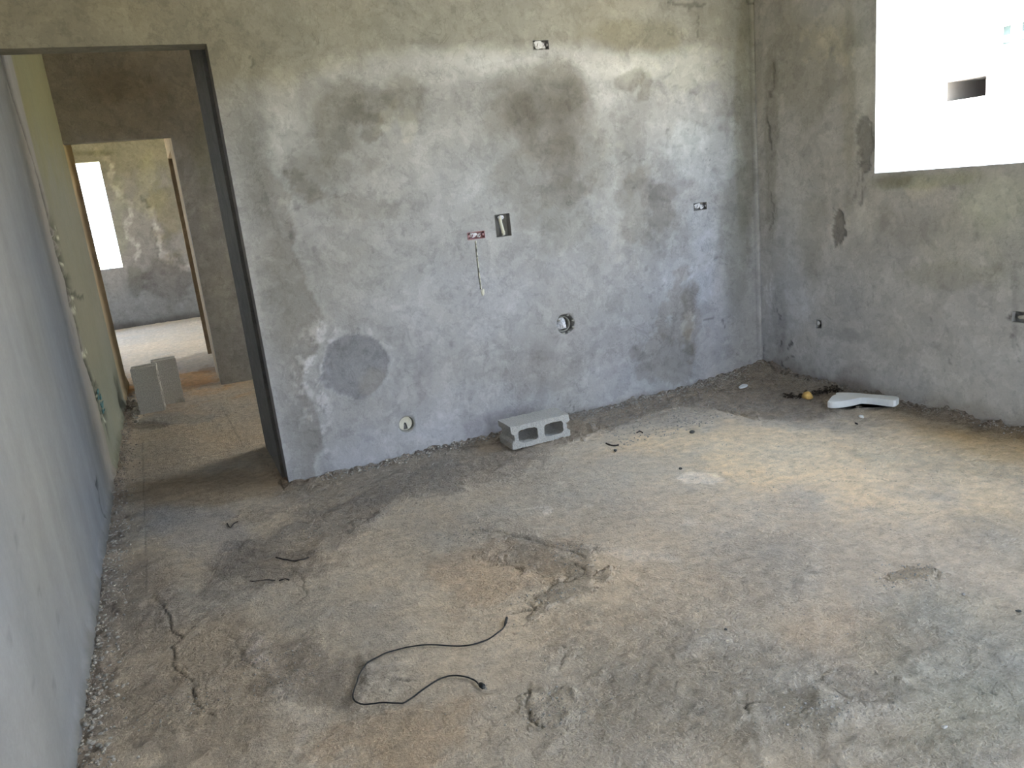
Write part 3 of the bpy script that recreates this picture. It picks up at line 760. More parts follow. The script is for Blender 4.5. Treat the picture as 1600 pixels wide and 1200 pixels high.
    # cracks, score lines
    cr = [
        ([(245, 930), (262, 950), (268, 985), (285, 998), (268, 1010), (272, 1040), (300, 1065), (305, 1100), (335, 1120)], .010, .42, -.008),
        ([(350, 985), (370, 1005), (385, 1030), (415, 1050)], .012, .6, -.005), ([(455, 890), (470, 900), (480, 930), (440, 960)], .010, .6, -.005),
        ([(820, 1085), (828, 1070), (822, 1100), (832, 1112), (828, 1125), (848, 1138)], .010, .40, -.008), ([(875, 1005), (888, 1018), (876, 1045)], .008, .5, -.006),
        ([(740, 828), (775, 832), (815, 838), (860, 852), (895, 862), (912, 870)], .014, .58, -.006), ([(895, 880), (915, 890), (905, 900), (855, 918), (835, 935)], .012, .48, -.007),
        ([(822, 935), (838, 950), (800, 958)], .016, .6, -.006), ([(555, 1072), (600, 1060), (640, 1062)], .010, .5, -.005), ([(640, 1062), (700, 1058)], .006, .7, -.003),
        ([(755, 1140), (780, 1175)], .006, .6, -.003), ([(1166, 1108), (1170, 1102), (1200, 1100)], .008, .45, -.005), ([(1165, 1106), (1172, 1120)], .008, .5, -.004), ([(1110, 1110), (1090, 1118)], .006, .6, -.003),
        ([(1055, 1080), (1062, 1062), (1075, 1058)], .008, .6, -.004), ([(660, 905), (760, 880), (800, 868)], .006, .75, -.003), ([(560, 1190), (640, 1160), (720, 1130)], .006, .7, -.003),
        ([(930, 740), (1080, 672)], .006, 1.12, .0), ([(1010, 815), (1020, 840)], .004, 1.2, 0), ([(1050, 805), (1056, 825)], .004, 1.2, 0), ([(1330, 960), (1500, 985)], .006, .85, -.002), ([(1370, 800), (1400, 790)], .006, .8, -.002),
        ([(550, 890), (590, 870), (640, 868)], .008, .7, -.004), ([(400, 700), (430, 745), (440, 760)], .004, .6, -.002),
        ([(1370, 838), (1375, 820), (1400, 818)], .01, .75, -.003), ([(1535, 1042), (1560, 1050)], .008, .6, -.003), ([(1540, 1083), (1556, 1087)], .012, .5, -.004),
        ([(1290, 745), (1300, 750), (1352, 752)], .01, .6, -.003), ([(1370, 748), (1400, 752)], .01, .6, -.003), ([(1455, 1008), (1480, 1003)], .008, .7, -.003),
        ([(1194, 576), (1215, 590), (1238, 592), (1262, 600)], .04, .45, -.006), ([(1035, 672), (1060, 668)], .012, .7, -.003), ([(1245, 676), (1262, 680)], .02, .6, -.003), ([(1300, 674), (1318, 674)], .012, .6, -.003),
        ([(1390, 690), (1375, 682)], .01, .7, -.003), ([(700, 760), (790, 735)], .02, .85, -.003), ([(560, 762), (640, 730)], .02, .8, -.003),
    ]
    for pts, w, c, d in cr:
        m = pline(u, v, on_floor, pts, w * .66, .012, fade=.55) * np.clip(.85 + .5 * n4, .3, 1)
        col = mul(col, m, c); z = z + d * 1.1 * m
    m = pline(u, v, on_floor, [(222, 685), (225, 780), (231, 950)], .006, .0)
    col = mul(col, m * .8, .62); z = z - .002 * m
    m = pline(u, v, on_floor, [(343, 630), (382, 700)], .010, .0)
    col = mul(col, m * .7, .62)
    pit = sstep(1.05, 1.35, n4 + .25 * n2) * (.25 + .75 * rough)
    col = mul(col, pit, .58); z = z - .004 * pit
    pk = sstep(1.1, 1.4, -n4 + .2 * n3) * rough
    col = mul(col, pk, 1.18)
    # worn reddish brown blotches between the rooms, earth in the doorway
    for (x, y, rx, ry, c) in [(265, 600, 90, 20, (1.10, .92, .72)), (300, 640, 60, 20, (.9, .92, .96)), (200, 612, 14, 10, (1.15, .85, .5)), (320, 590, 40, 12, (1.08, .92, .72)), (195, 632, 16, 10, (.4, .4, .42)), (270, 655, 60, 8, (.85, .9, .98)), (230, 665, 34, 5, (.6, .6, .6)), (330, 577, 26, 6, (.75, .65, .55))]:
        m = E(x, y, rx, ry, soft=.8, rag=.5, nscale=4)
        col = mul(col, m, c)
    col = mul(col, sstep(8.8, 9.8, v), (1.12, 1.14, 1.18))
    return col, z, rough


# ------------------------------------------------------------------ the shell of the house
fx = np.unique(np.concatenate([np.linspace(-3.3, -.62, 20), np.linspace(-.62, 2.4, 404), np.linspace(2.4, 4.08, 135), np.linspace(4.08, 4.18, 2)]))
fy = np.unique(np.concatenate([np.linspace(-1.15, .9, 16), np.linspace(.9, 3.2, 307), np.linspace(3.2, 4.65, 117), np.linspace(4.65, 8.9, 150), np.linspace(8.9, 14.05, 104)]))
FU, FV = np.meshgrid(fx, fy, indexing='ij')
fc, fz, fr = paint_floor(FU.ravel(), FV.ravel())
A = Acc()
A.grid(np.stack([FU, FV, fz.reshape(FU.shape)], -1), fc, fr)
lo = np.array([[[a, b, -.15] for b in (-1.15, 14.05)] for a in (-3.3, 4.18)], float)
A.grid(lo, np.full((2, 2, 3), .3))
for pa, pb in [((-3.3, -1.15), (4.18, -1.15)), ((4.18, -1.15), (4.18, 14.05)), ((4.18, 14.05), (-3.3, 14.05)), ((-3.3, 14.05), (-3.3, -1.15))]:
    A.grid(np.array([[[*pa, -.15], [*pa, .0]], [[*pb, -.15], [*pb, .0]]], float), np.full((2, 2, 3), .3))
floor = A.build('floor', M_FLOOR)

bx = lambda a, b: (min(a[0], b[0]), max(a[0], b[0]), min(a[1], b[1]), max(a[1], b[1]))
box_top = bx(back_uv(833, 78.5), back_uv(857, 62))
box_red = bx(back_uv(731, 375.5), back_uv(757, 360))
box_right = bx(back_uv(1084, 330), back_uv(1104, 315))
slot = bx(back_uv(776, 371), back_uv(796, 333))
p_hi = back_uv(884, 506)
p_lo = back_uv(635.5, 663)
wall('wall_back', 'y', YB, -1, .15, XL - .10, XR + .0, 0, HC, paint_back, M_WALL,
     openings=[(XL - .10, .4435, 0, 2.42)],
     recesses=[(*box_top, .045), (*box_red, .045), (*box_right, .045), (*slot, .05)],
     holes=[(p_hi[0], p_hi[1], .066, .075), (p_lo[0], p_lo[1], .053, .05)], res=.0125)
rb = bx(right_uv(1272, 512), right_uv(1287, 501))
rb = (3.905, 3.955, rb[2], rb[3])
rb2 = (2.50, 2.60, .585, .645)
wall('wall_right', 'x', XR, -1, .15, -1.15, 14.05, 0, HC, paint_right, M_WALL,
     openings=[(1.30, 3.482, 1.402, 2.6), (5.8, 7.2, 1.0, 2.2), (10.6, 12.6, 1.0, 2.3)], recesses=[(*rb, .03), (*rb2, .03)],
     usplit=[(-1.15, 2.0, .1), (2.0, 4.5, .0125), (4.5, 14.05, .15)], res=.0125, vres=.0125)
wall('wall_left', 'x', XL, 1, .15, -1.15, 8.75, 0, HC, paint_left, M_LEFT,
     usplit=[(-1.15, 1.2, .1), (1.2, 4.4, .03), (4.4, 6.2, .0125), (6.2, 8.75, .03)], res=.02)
wall('wall_front', 'y', -1.0, 1, .15, XL, XR, 0, HC, paint_plain, M_WALL, openings=[(1.3, 2.75, 0, 2.1)], res=.15)
# hall: short wall at the right behind the doorway, then the passage turns right
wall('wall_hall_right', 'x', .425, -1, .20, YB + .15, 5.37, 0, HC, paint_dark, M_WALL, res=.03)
wall('wall_hall_near', 'y', 5.37, 1, .15, .625, XR, 0, HC, paint_plain, M_WALL, res=.1)
wall('wall_hall_end', 'y', 7.8, -1, .12, XL - .10, XR, 0, HC, paint_end, M_WALL, openings=[(XL - .10, .325, 0, 2.30)], res=.025)
# passage into the far room
wall('wall_passage_right', 'x', .330, -1, .15, 7.92, 9.87, 0, HC, paint_jamb, M_WALL, openings=[(8.66, 9.84, 0, 2.26)], res=.05)
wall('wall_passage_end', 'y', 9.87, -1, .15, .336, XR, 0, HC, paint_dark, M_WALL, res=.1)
wall('wall_far', 'y', 13.9, -1, .15, -3.15, XR, 0, HC, paint_far, M_WALL, openings=[(-1.75, -.517, .963, 2.598)], res=.03)
wall('wall_far_near', 'y', 8.9, 1, .15, -3.15, XL - .15, 0, HC, paint_plain, M_WALL, res=.1)
wall('wall_far_left', 'x', -3.15, 1, .15, 8.75, 14.05, 0, HC, paint_plain, M_WALL, openings=[(10.4, 12.2, .9, 2.3)], res=.1)
A = Acc()
for z in (HC, HC + .15):
    A.grid(np.array([[[a, b, z] for b in np.linspace(-1.3, 14.2, 12)] for a in np.linspace(-3.45, 4.35, 6)], float), np.full((6, 12, 3), .34))
for pa, pb in [((-3.45, -1.3), (4.35, -1.3)), ((4.35, -1.3), (4.35, 14.2)), ((4.35, 14.2), (-3.45, 14.2)), ((-3.45, 14.2), (-3.45, -1.3))]:
    A.grid(np.array([[[*pa, HC], [*pa, HC + .15]], [[*pb, HC], [*pb, HC + .15]]], float), np.full((2, 2, 3), .3))
A.build('ceiling', M_CEIL)

portal((2.025, -1.1, 1.05), (0, 1, 0), 1.45, 2.1)
portal((XR + .12, 2.39, 2.0), (-1, 0, 0), 2.18, 1.2)
portal((XR + .12, 6.5, 1.6), (-1, 0, 0), 1.4, 1.2)
portal((XR + .12, 11.6, 1.65), (-1, 0, 0), 2.0, 1.3)
portal((-1.13, 14.0, 1.78), (0, -1, 0), 1.23, 1.63)
portal((-3.25, 11.3, 1.6), (1, 0, 0), 1.8, 1.4)


# ------------------------------------------------------------------ helpers for things
def obj(name, bm, mat, parent=None, smooth=False):
    me = bpy.data.meshes.new(name)
    bm.normal_update()
    bm.to_mesh(me)
    bm.free()
    me.materials.append(mat)
    if smooth:
        for p in me.polygons:
            p.use_smooth = True
    o = bpy.data.objects.new(name, me)
    C.objects.link(o)
    if parent is not None:
        o.parent = parent
    return o


def tag(o, label, cat, group=None, kind=None):
    o['label'] = label
    o['category'] = cat
    if group:
        o['group'] = group
    if kind:
        o['kind'] = kind
    return o


def thing(name, label, cat, loc=(0, 0, 0), rot=(0, 0, 0), group=None):
    o = bpy.data.objects.new(name, None)
    C.objects.link(o)
    o.location = loc
    o.rotation_euler = rot
    o.empty_display_size = .05
    return tag(o, label, cat, group)


def box(bm, a, b, bevel=0.0, jit=0.0):
    r = bmesh.ops.create_cube(bm, size=1)
    for v in r['verts']:
        v.co = Vector(((a[i] + b[i]) / 2 + v.co[i] * (b[i] - a[i]) for i in range(3)))
        if jit:
            v.co += Vector((random.uniform(-jit, jit) for _ in range(3)))
    if bevel:
        es = list({e for v in r['verts'] for e in v.link_edges})
        bmesh.ops.bevel(bm, geom=es, offset=bevel, segments=2, affect='EDGES', profile=.5)


def tube(bm, pts, rad, sides=8, cap=True):
    pts = [Vector(p) for p in pts]
    rads = rad if hasattr(rad, '__len__') else [rad] * len(pts)
    rings = []
    up = Vector((0, 0, 1))
    for i, p in enumerate(pts):
        t = (pts[min(i + 1, len(pts) - 1)] - pts[max(i - 1, 0)]).normalized()
        a = t.cross(up)
        if a.length < .05:
            a = t.cross(Vector((1, 0, 0)))
        a.normalize()
        b = a.cross(t)
        rings.append([bm.verts.new(p + rads[i] * (math.cos(k * 2 * math.pi / sides) * a + math.sin(k * 2 * math.pi / sides) * b)) for k in range(sides)])
    for r0, r1 in zip(rings[:-1], rings[1:]):
        for k in range(sides):
            bm.faces.new((r0[k], r0[(k + 1) % sides], r1[(k + 1) % sides], r1[k]))
    if cap:
        bm.faces.new(rings[0][::-1])
        bm.faces.new(rings[-1])


def spline(P, n):
    P = [np.array(p, float) for p in P]
    out = []
    for i in range(len(P) - 1):
        p0, p1, p2, p3 = P[max(i - 1, 0)], P[i], P[i + 1], P[min(i + 2, len(P) - 1)]
        for k in range(n):
            t = k / n
            out.append(.5 * ((2 * p1) + (-p0 + p2) * t + (2 * p0 - 5 * p1 + 4 * p2 - p3) * t * t + (-p0 + 3 * p1 - 3 * p2 + p3) * t ** 3))
    out.append(P[-1])
    return out


def ring_tube(bm, c, n_dir, r_out, r_in, length, sides=28):
    """open pipe stub: c = centre of its mouth, n_dir = the way it points"""
    n_dir = Vector(n_dir).normalized()
    a = n_dir.cross(Vector((0, 0, 1)))
    a.normalize()
    b = a.cross(n_dir)
    loops = []
    for r, d in [(r_out, -length), (r_out, 0), (r_in, 0), (r_in, -length)]:
        loops.append([bm.verts.new(Vector(c) + n_dir * d + r * (math.cos(k * 2 * math.pi / sides) * a + math.sin(k * 2 * math.pi / sides) * b)) for k in range(sides)])
    for r0, r1 in zip(loops[:-1], loops[1:]):
        for k in range(sides):
            bm.faces.new((r0[k], r0[(k + 1) % sides], r1[(k + 1) % sides], r1[k]))


def crumple(bm, c, r, seed, squash=(1, 1, 1), sub=3, amp=.35):
    rnd = np.random.RandomState(seed)
    res = bmesh.ops.create_icosphere(bm, subdivisions=sub, radius=1)
    dirs = rnd.randn(14, 3)
    dirs /= np.linalg.norm(dirs, axis=1)[:, None]
    offs = rnd.uniform(.55, 1.0, 14)
    for v in res['verts']:
        p = np.array(v.co)
        k = 1.0
        for d, o in zip(dirs, offs):
            q = p @ d
            if q > 0:
                k = min(k, o / max(q, 1e-3)) if q > o else k
        k *= 1 + amp * .3 * (rnd.rand() - .5)
        v.co = Vector((c[0] + p[0] * k * r * squash[0], c[1] + p[1] * k * r * squash[1], c[2] + p[2] * k * r * squash[2]))


# exact height of the floor under a point
def floor_z(x, y):
    i = min(max(int(np.searchsorted(fx, x)), 0), len(fx) - 1)
    j = min(max(int(np.searchsorted(fy, y)), 0), len(fy) - 1)
    g = FZ[max(i - 1, 0):i + 2, max(j - 1, 0):j + 2]
    return float(g.mean())


FZ = fz.reshape(FU.shape)


# ------------------------------------------------------------------ hollow concrete blocks
def block_mesh(seed, chip=None):
    """length along X, holes along Y, thickness along Z; 40 x 20 x 14.5 cm, notched ends, rounded tapering cores"""
    rnd = random.Random(seed)
    Lh, T, Wd = .20, .145, .20
    out = []
    prof = [(-Lh, 0), (Lh, 0), (Lh, .040), (Lh - .020, .055), (Lh - .020, .090), (Lh, .105), (Lh, T), (-Lh, T), (-Lh, .105), (-Lh + .020, .090), (-Lh + .020, .055), (-Lh, .040)]
    for (a, b) in zip(prof, prof[1:] + prof[:1]):
        n = max(1, int(math.hypot(b[0] - a[0], b[1] - a[1]) / .012))
        for k in range(n):
            t = k / n
            out.append((a[0] + (b[0] - a[0]) * t, a[1] + (b[1] - a[1]) * t))

    def core(cx, sx, sz):
        pts = []
        for k in range(36):
            th = 2 * math.pi * k / 36
            c, s_ = math.cos(th), math.sin(th)
            pts.append((cx + sx * math.copysign(abs(c) ** .45, c), T / 2 + sz * math.copysign(abs(s_) ** .45, s_)))
        return pts
    bm = bmesh.new()
    lay = [-.5, -.47, -.3, -.1, .1, .3, .47, .5]
    loops_all = []
    cores = [(-.088, .066, .043), (.088, .066, .043)]
    nz = {}
    for li, t in enumerate(lay):
        row = []
        end = abs(t) > .49
        lp = []
        for i, (x, z) in enumerate(out):
            j = .0016 if not end else .0028
            k = .993 if end else 1.0
            lp.append(bm.verts.new((x * k + rnd.uniform(-j, j), t * Wd + (rnd.uniform(-.0025, .0025) if end else 0), T / 2 + (z - T / 2) * (.985 if end else 1) + rnd.uniform(-j, j))))
        row.append(lp)
        for (cx, sx, sz) in cores:
            tp = 1 - .10 * (t + .5)
            lp = []
            for (x, z) in core(cx, sx * tp, sz * tp):
                j = .0018
                lp.append(bm.verts.new((x + rnd.uniform(-j, j), t * Wd, z + rnd.uniform(-j, j))))
            row.append(lp)
        loops_all.append(row)
    for r0, r1 in zip(loops_all[:-1], loops_all[1:]):
        for l0, l1 in zip(r0, r1):
            n = len(l0)
            for k in range(n):
                bm.faces.new((l0[k], l0[(k + 1) % n], l1[(k + 1) % n], l1[k]))
    for row in (loops_all[0], loops_all[-1]):
        es = []
        for lp in row:
            n = len(lp)
            for k in range(n):
                es.append(bm.edges.get((lp[k], lp[(k + 1) % n])))
        bmesh.ops.triangle_fill(bm, use_beauty=True, use_dissolve=False, edges=es)
    bmesh.ops.recalc_face_normals(bm, faces=bm.faces)
    if chip:
        c, r = Vector(chip[:3]), chip[3]
        for v in bm.verts:
            d = (v.co - c).length
            if d < r:
                v.co = c + (v.co - c).normalized() * r if d > 1e-4 else v.co
    return bm


b1 = obj('concrete_block', block_mesh(1), M_BLOCK)
b1.location = (1.930, 4.205, max(.004, floor_z(1.93, 4.2) + .004))
b1.rotation_euler = (0, 0, math.radians(-1.0))
tag(b1, 'hollow grey concrete block lying on its side at the foot of the long wall', 'concrete block', 'hollow concrete blocks')
RB = Matrix(((0, 1, 0), (0, 0, -1), (-1, 0, 0)))       # length -> up, holes -> towards +X
b2 = obj('concrete_block', block_mesh(2), M_BLOCK)
b2.matrix_world = Matrix.Translation((-.282, 7.30, .2035)) @ Matrix.Rotation(math.radians(-3), 4, 'Z') @ RB.to_4x4()
tag(b2, 'nearer upright concrete block standing on end in the passage, narrow cored side showing', 'concrete block', 'hollow concrete blocks')
b3 = obj('concrete_block', block_mesh(3, (.19, .10, .10, .07)), M_BLOCK)
b3.matrix_world = Matrix.Translation((-.130, 7.52, .2035)) @ Matrix.Rotation(math.radians(2), 4, 'Z') @ RB.to_4x4()
tag(b3, 'farther upright concrete block with a brown chipped lower corner, half behind the other', 'concrete block', 'hollow concrete blocks')

bm = bmesh.new()
crumple(bm, (0, 0, 0), .042, 77, (1.1, .5, 1.0), 3, .6)
mud = obj('mud_clod', bm, simple('brown_mud', (.17, .115, .075), .95, .35, 60, .8), b3)
mud.matrix_parent_inverse = b3.matrix_world.inverted()
mud.location = (-.145, 7.425, .042)
mud['label'] = 'brown mud clod stuck on the lower edge'

# ------------------------------------------------------------------ black cable
cpx = [(792, 970), (787, 982), (778, 990), (762, 1001), (742, 1008), (722, 1011), (695, 1010.5), (665, 1009.5), (640, 1013), (615, 1019), (592, 1028), (574, 1041), (562, 1057), (556, 1075), (552.5, 1090), (554, 1099), (562, 1103), (578, 1103), (600, 1100.5), (620, 1101), (631, 1101), (642, 1094), (660, 1081), (678, 1068), (695, 1060), (712, 1057.5), (728, 1060), (742, 1066), (750, 1073)]
cp = spline([on_floor(*p) for p in cpx], 6)
t = thing('power_cord', 'thin black cable with a small plug curling in a hook across the bare floor', 'cable', (float(cp[0][0]), float(cp[0][1]), 0))


def rel(p, base):
    return (p[0] - base[0], p[1] - base[1], p[2])


bm = bmesh.new()
tube(bm, [rel((p[0], p[1], floor_z(p[0], p[1]) + .0045 + .0015), cp[0]) for p in cp], .0026, 8)
obj('cord', bm, M_BLACK, t, True)
pe, pd = on_floor(749, 1072.5), on_floor(758, 1079)
d = (pd - pe) / np.linalg.norm(pd - pe)
bm = bmesh.new()
prof = [(0, .0035), (.004, .006), (.010, .0088), (.024, .0088), (.026, .007)]
tube(bm, [rel((pe[0] + d[0] * a, pe[1] + d[1] * a, floor_z(*pe) + .011), cp[0]) for a, r in prof], [r for a, r in prof], 10)
obj('plug', bm, M_BLACK, t, True)
bm = bmesh.new()
tube(bm, [rel((pe[0] + d[0] * a, pe[1] + d[1] * a, floor_z(*pe) + .011), cp[0]) for a in (.026, .038)], .0055, 4)
obj('plug_tip', bm, M_STEEL, t)
e0, e1 = on_floor(792.5, 967), on_floor(789, 980)
bm = bmesh.new()
tube(bm, [rel((e0[0] + (e1[0] - e0[0]) * a, e0[1] + (e1[1] - e0[1]) * a, floor_z(*e0) + .008), cp[0]) for a in (0, .1, .6, 1.0)], [.003, .0052, .0052, .003], 10)
obj('cord_end', bm, M_BLACK, t, True)


# ------------------------------------------------------------------ twigs, wires, stones
def stick(name, pts, r, mat, label, cat, group=None, lift=.004):
    P = spline([on_floor(*p) for p in pts], 4)
    b = (float(P[0][0]), float(P[0][1]), 0)
    bm = bmesh.new()
    tube(bm, [rel((p[0], p[1], floor_z(p[0], p[1]) + lift), b) for p in P], [r * random.uniform(.8, 1.15) for _ in P], 6)
    o = obj(name, bm, mat, None, True)
    o.location = b
    return tag(o, label, cat, group)


stick('twig', [(431, 871), (437, 872), (446, 874), (460, 875.5), (472, 874), (482, 869.5)], .0034, M_WIRE, 'short dark curved twig on the floor in front of the doorway', 'twig')
stick('twig', [(391, 909), (410, 907.5), (430, 907)], .0020, M_WIRE, 'thin brown splinter on the floor just below the dark curved twig', 'twig')
stick('twig', [(436, 907.5), (446, 905.5), (452, 907)], .0030, M_WIRE, 'stubby brown twig at the right end of the thin splinter', 'twig')
stick('twig', [(947, 693.5), (953, 696), (960, 697), (967, 696)], .0050, M_WIRE, 'short dark stick on the floor right of the concrete block', 'twig')
stick('twig', [(995, 677), (1000, 675), (1004, 677)], .004, M_WIRE, 'tiny dark stick on the floor near the wall, right of the short stick', 'twig')
stick('twig', [(1336, 662), (1340, 664)], .004, M_WIRE, 'tiny dark splinter just below the white pebble', 'twig')
stick('twig', [(355, 818), (360, 825), (366, 818), (372, 815)], .0026, M_WIRE, 'tiny crooked twig on the floor left of the door jamb foot', 'twig')


def pebble(name, px, py, rpx, mat, label, cat, squash=(1, .8, .6), seed=1, group=None):
    c = on_floor(px, py)
    e = on_floor(px + rpx, py)
    r = float(np.linalg.norm(e - c))
    bm = bmesh.new()
    crumple(bm, (0, 0, 0), r, seed, squash, 2, .3)
    o = obj(name, bm, mat, None, True)
    o.location = (float(c[0]), float(c[1]), floor_z(*c) + r * squash[2] * .75)
    o.rotation_euler = (0, 0, seed)
    return tag(o, label, cat, group)


pebble('pebble', 1591, 956, 5, M_STONE, 'dark oval pebble alone on the pale floor at the right edge', 'stone', seed=2)
pebble('pebble', 1475, 1138, 7, simple('speckled_stone', (.40, .38, .35), .9, .3, 90, .5), 'pale speckled stone in the right foreground of the floor', 'stone', (1, .7, .4), 3)
pebble('pebble', 1505, 931, 4, M_CRUMB, 'small grey pebble on the floor at right, left of the dark pebble', 'stone', seed=4)
pebble('pebble', 1063, 733, 3.5, M_STONE, 'tiny dark stone just above the white splash', 'stone', seed=5)
pebble('pebble', 1082, 677, 5, M_STONE, 'small dark stone on the floor between the block and the corner', 'stone', seed=6)
pebble('pebble', 962, 705, 4, M_STONE, 'tiny dark stone just below the short stick by the concrete block', 'stone', seed=7)
pebble('pebble', 1134, 985, 3.5, M_STONE, 'small dark pebble on the floor right of the centre foreground', 'stone', seed=9)
pebble('pebble', 1346, 653.5, 6, M_WHITE, 'white rounded pebble on the floor below the white polystyrene piece', 'stone', (1.1, .6, .55), 8)


# white chip near the corner and the polystyrene offcut
def slab(name, pts_px, z, thick, mat, label, cat, bev=.006, tilt=0):
    P = [on_floor(x, y, z + thick) for x, y in pts_px]
    c = sum(P) / len(P)
    bm = bmesh.new()
    n = 3
    ring = spline([*P, P[0]], n)[:-1]
    ins = lambda p, k: c + (p - c) * (1 - k / max(np.linalg.norm(p - c), 1e-4))
    lv = [(0, bev), (bev, 0), (thick - bev, 0), (thick, bev)]
    loops = []
    for zz, k in lv:
        loops.append([bm.verts.new((*(ins(p, k) - c), zz)) for p in ring])
    for a, b in zip(loops[:-1], loops[1:]):
        m = len(a)
        for i in range(m):
            bm.faces.new((a[i], a[(i + 1) % m], b[(i + 1) % m], b[i]))
    bm.faces.new(loops[0][::-1])
    bm.faces.new(loops[-1])
    bmesh.ops.triangulate(bm, faces=[f for f in bm.faces if len(f.verts) > 4], ngon_method='EAR_CLIP')
    bmesh.ops.recalc_face_normals(bm, faces=bm.faces)
    o = obj(name, bm, mat)
    o.location = (float(c[0]), float(c[1]), z)
    return tag(o, label, cat)


foam = slab('polystyrene_offcut', [(1293, 627), (1300, 618.5), (1307, 615.5), (1308, 613), (1335, 613.5), (1365, 616), (1392, 618), (1404, 620), (1403, 623), (1396, 625.5), (1372, 622.5), (1347, 621), (1332, 624), (1314, 627), (1300, 628)],
            max(.012, floor_z(3.8, 3.4) + .004), .042, M_WHITE, 'long white bent polystyrene offcut lying on the floor by the right wall', 'foam piece', .004)
slab('plaster_chip', [(1154, 604), (1160, 600), (1168, 600.5), (1166, 603), (1157, 605.5)], max(.02, floor_z(3.63, 4.26) + .003), .010, M_WHITE, 'small white chip on the rough mortar near the corner', 'chip', .002)

# sponge
c = on_floor(1262, 625)
bm = bmesh.new()
crumple(bm, (0, 0, 0), .046, 21, (1.0, .75, .8), 3, .25)
for v in bm.verts:
    v.co.z = max(v.co.z, -.016)
sp = obj('sponge', bm, M_SPONGE, None, True)
sp.location = (float(c[0]), float(c[1]), floor_z(*c) + .020)
tag(sp, 'yellow rounded sponge lump among dark dry leaves left of the white offcut', 'sponge')

# pile of dry leaves: nobody could count them
rnd = random.Random(5)
bm = bmesh.new()
for k in range(260):
    a = rnd.random()
    px = 1225 + 90 * a + rnd.gauss(0, 3)
    py = 617.5 + 3.0 * math.sin(a * 5) + rnd.gauss(0, 1.5) + (3.5 if a < .35 else -1.5 if a > .6 else 0)
    p = on_floor(px, py)
    if p[0] > 3.96 or abs(px - 1262) < 9 and py > 619:
        continue
    z = floor_z(*p) + rnd.uniform(.003, .02)
    s_ = rnd.uniform(.008, .020)
    R = Matrix.Rotation(rnd.uniform(0, 6.3), 3, 'Z') @ Matrix.Rotation(rnd.uniform(-.9, .9), 3, 'X')
    q = [bm.verts.new(Vector((p[0], p[1], z)) + R @ Vector(w)) for w in [(-s_, 0, 0), (0, -s_ * .35, .003), (s_, 0, .004), (0, s_ * .35, .003), (0, 0, -.002)]]
    for f in ((0, 1, 4), (1, 2, 4), (2, 3, 4), (3, 0, 4)):
        bm.faces.new([q[i] for i in f])
lf = obj('dry_leaves', bm, M_LEAF)
tag(lf, 'scatter of dark dried leaves on the floor around the yellow sponge', 'leaves', kind='stuff')

# ------------------------------------------------------------------ crumbs of mortar (uncountable)
ico = [(0, 0, -1), (.72, -.53, -.45), (-.28, -.85, -.45), (-.89, 0, -.45), (-.28, .85, -.45), (.72, .53, -.45), (.28, -.85, .45), (-.72, -.53, .45), (-.72, .53, .45), (.28, .85, .45), (.89, 0, .45), (0, 0, 1)]
icf = [(0, 1, 2), (1, 0, 5), (0, 2, 3), (0, 3, 4), (0, 4, 5), (1, 5, 10), (2, 1, 6), (3, 2, 7), (4, 3, 8), (5, 4, 9), (1, 10, 6), (2, 6, 7), (3, 7, 8), (4, 8, 9), (5, 9, 10), (6, 10, 11), (7, 6, 11), (8, 7, 11), (9, 8, 11), (10, 9, 11)]


def crumbs(name, sampler, n, label, mat, seed):
    rnd = random.Random(seed)
    vs, fs = [], []
    for k in range(n):
        x, y, r = sampler(rnd)
        z = floor_z(x, y) + r * .3
        o = len(vs)
        sq = (rnd.uniform(.7, 1.3), rnd.uniform(.7, 1.3), rnd.uniform(.5, .9))
        for q in ico:
            j = rnd.uniform(.8, 1.2)
            vs.append((x + q[0] * r * sq[0] * j, y + q[1] * r * sq[1] * j, z + q[2] * r * sq[2] * j))
        fs += [tuple(i + o for i in f) for f in icf]
    me = bpy.data.meshes.new(name)
    me.from_pydata(vs, [], fs)
    me.materials.append(mat)
    o = bpy.data.objects.new(name, me)
    C.objects.link(o)
    o.parent = floor
    o['label'] = label
    o['kind'] = 'stuff'
    return o


crumbs('mortar_crumbs', lambda r: (XL + .01 + abs(r.gauss(0, .055)), 1.8 + 6.4 * r.random() ** 1.7, r.choice([.003, .004, .005, .006, .008])), 1700, 'grey mortar crumbs heaped along the foot of the left wall', M_CRUMB, 1)
crumbs('mortar_crumbs', lambda r: (r.uniform(.6, 4.0), YB - .008 - abs(r.gauss(0, .05)), r.choice([.003, .004, .005, .008])), 1500, 'grey mortar crumbs along the foot of the long wall beside the doorway', M_CRUMB, 2)
crumbs('mortar_crumbs', lambda r: (r.uniform(2.3, 3.95), YB - .02 - r.random() ** 1.5 * .75, r.choice([.003, .004, .005, .006])), 1500, 'coarse grit spread over the grey mortar apron near the corner', M_CRUMB, 3)
crumbs('mortar_crumbs', lambda r: (XR - .008 - abs(r.gauss(0, .06)), r.uniform(1.6, 4.3), r.choice([.003, .004, .006])), 700, 'dark grit along the foot of the right wall under the window', M_CRUMB, 4)
GR = [np.array(on_floor(*p)) for p in [(870, 1105), (890, 868), (850, 930), (450, 1060), (420, 1030), (1270, 1110), (1420, 900), (480, 830), (740, 830), (300, 1100)]]


def gs(r):
    if r.random() < .45:
        return (r.uniform(-.4, 3.9), r.uniform(1.0, 4.2), r.choice([.0015, .002, .003]))
    g = r.choice(GR)
    return (g[0] + r.gauss(0, .07), g[1] + r.gauss(0, .05), r.choice([.002, .002, .003, .004]))


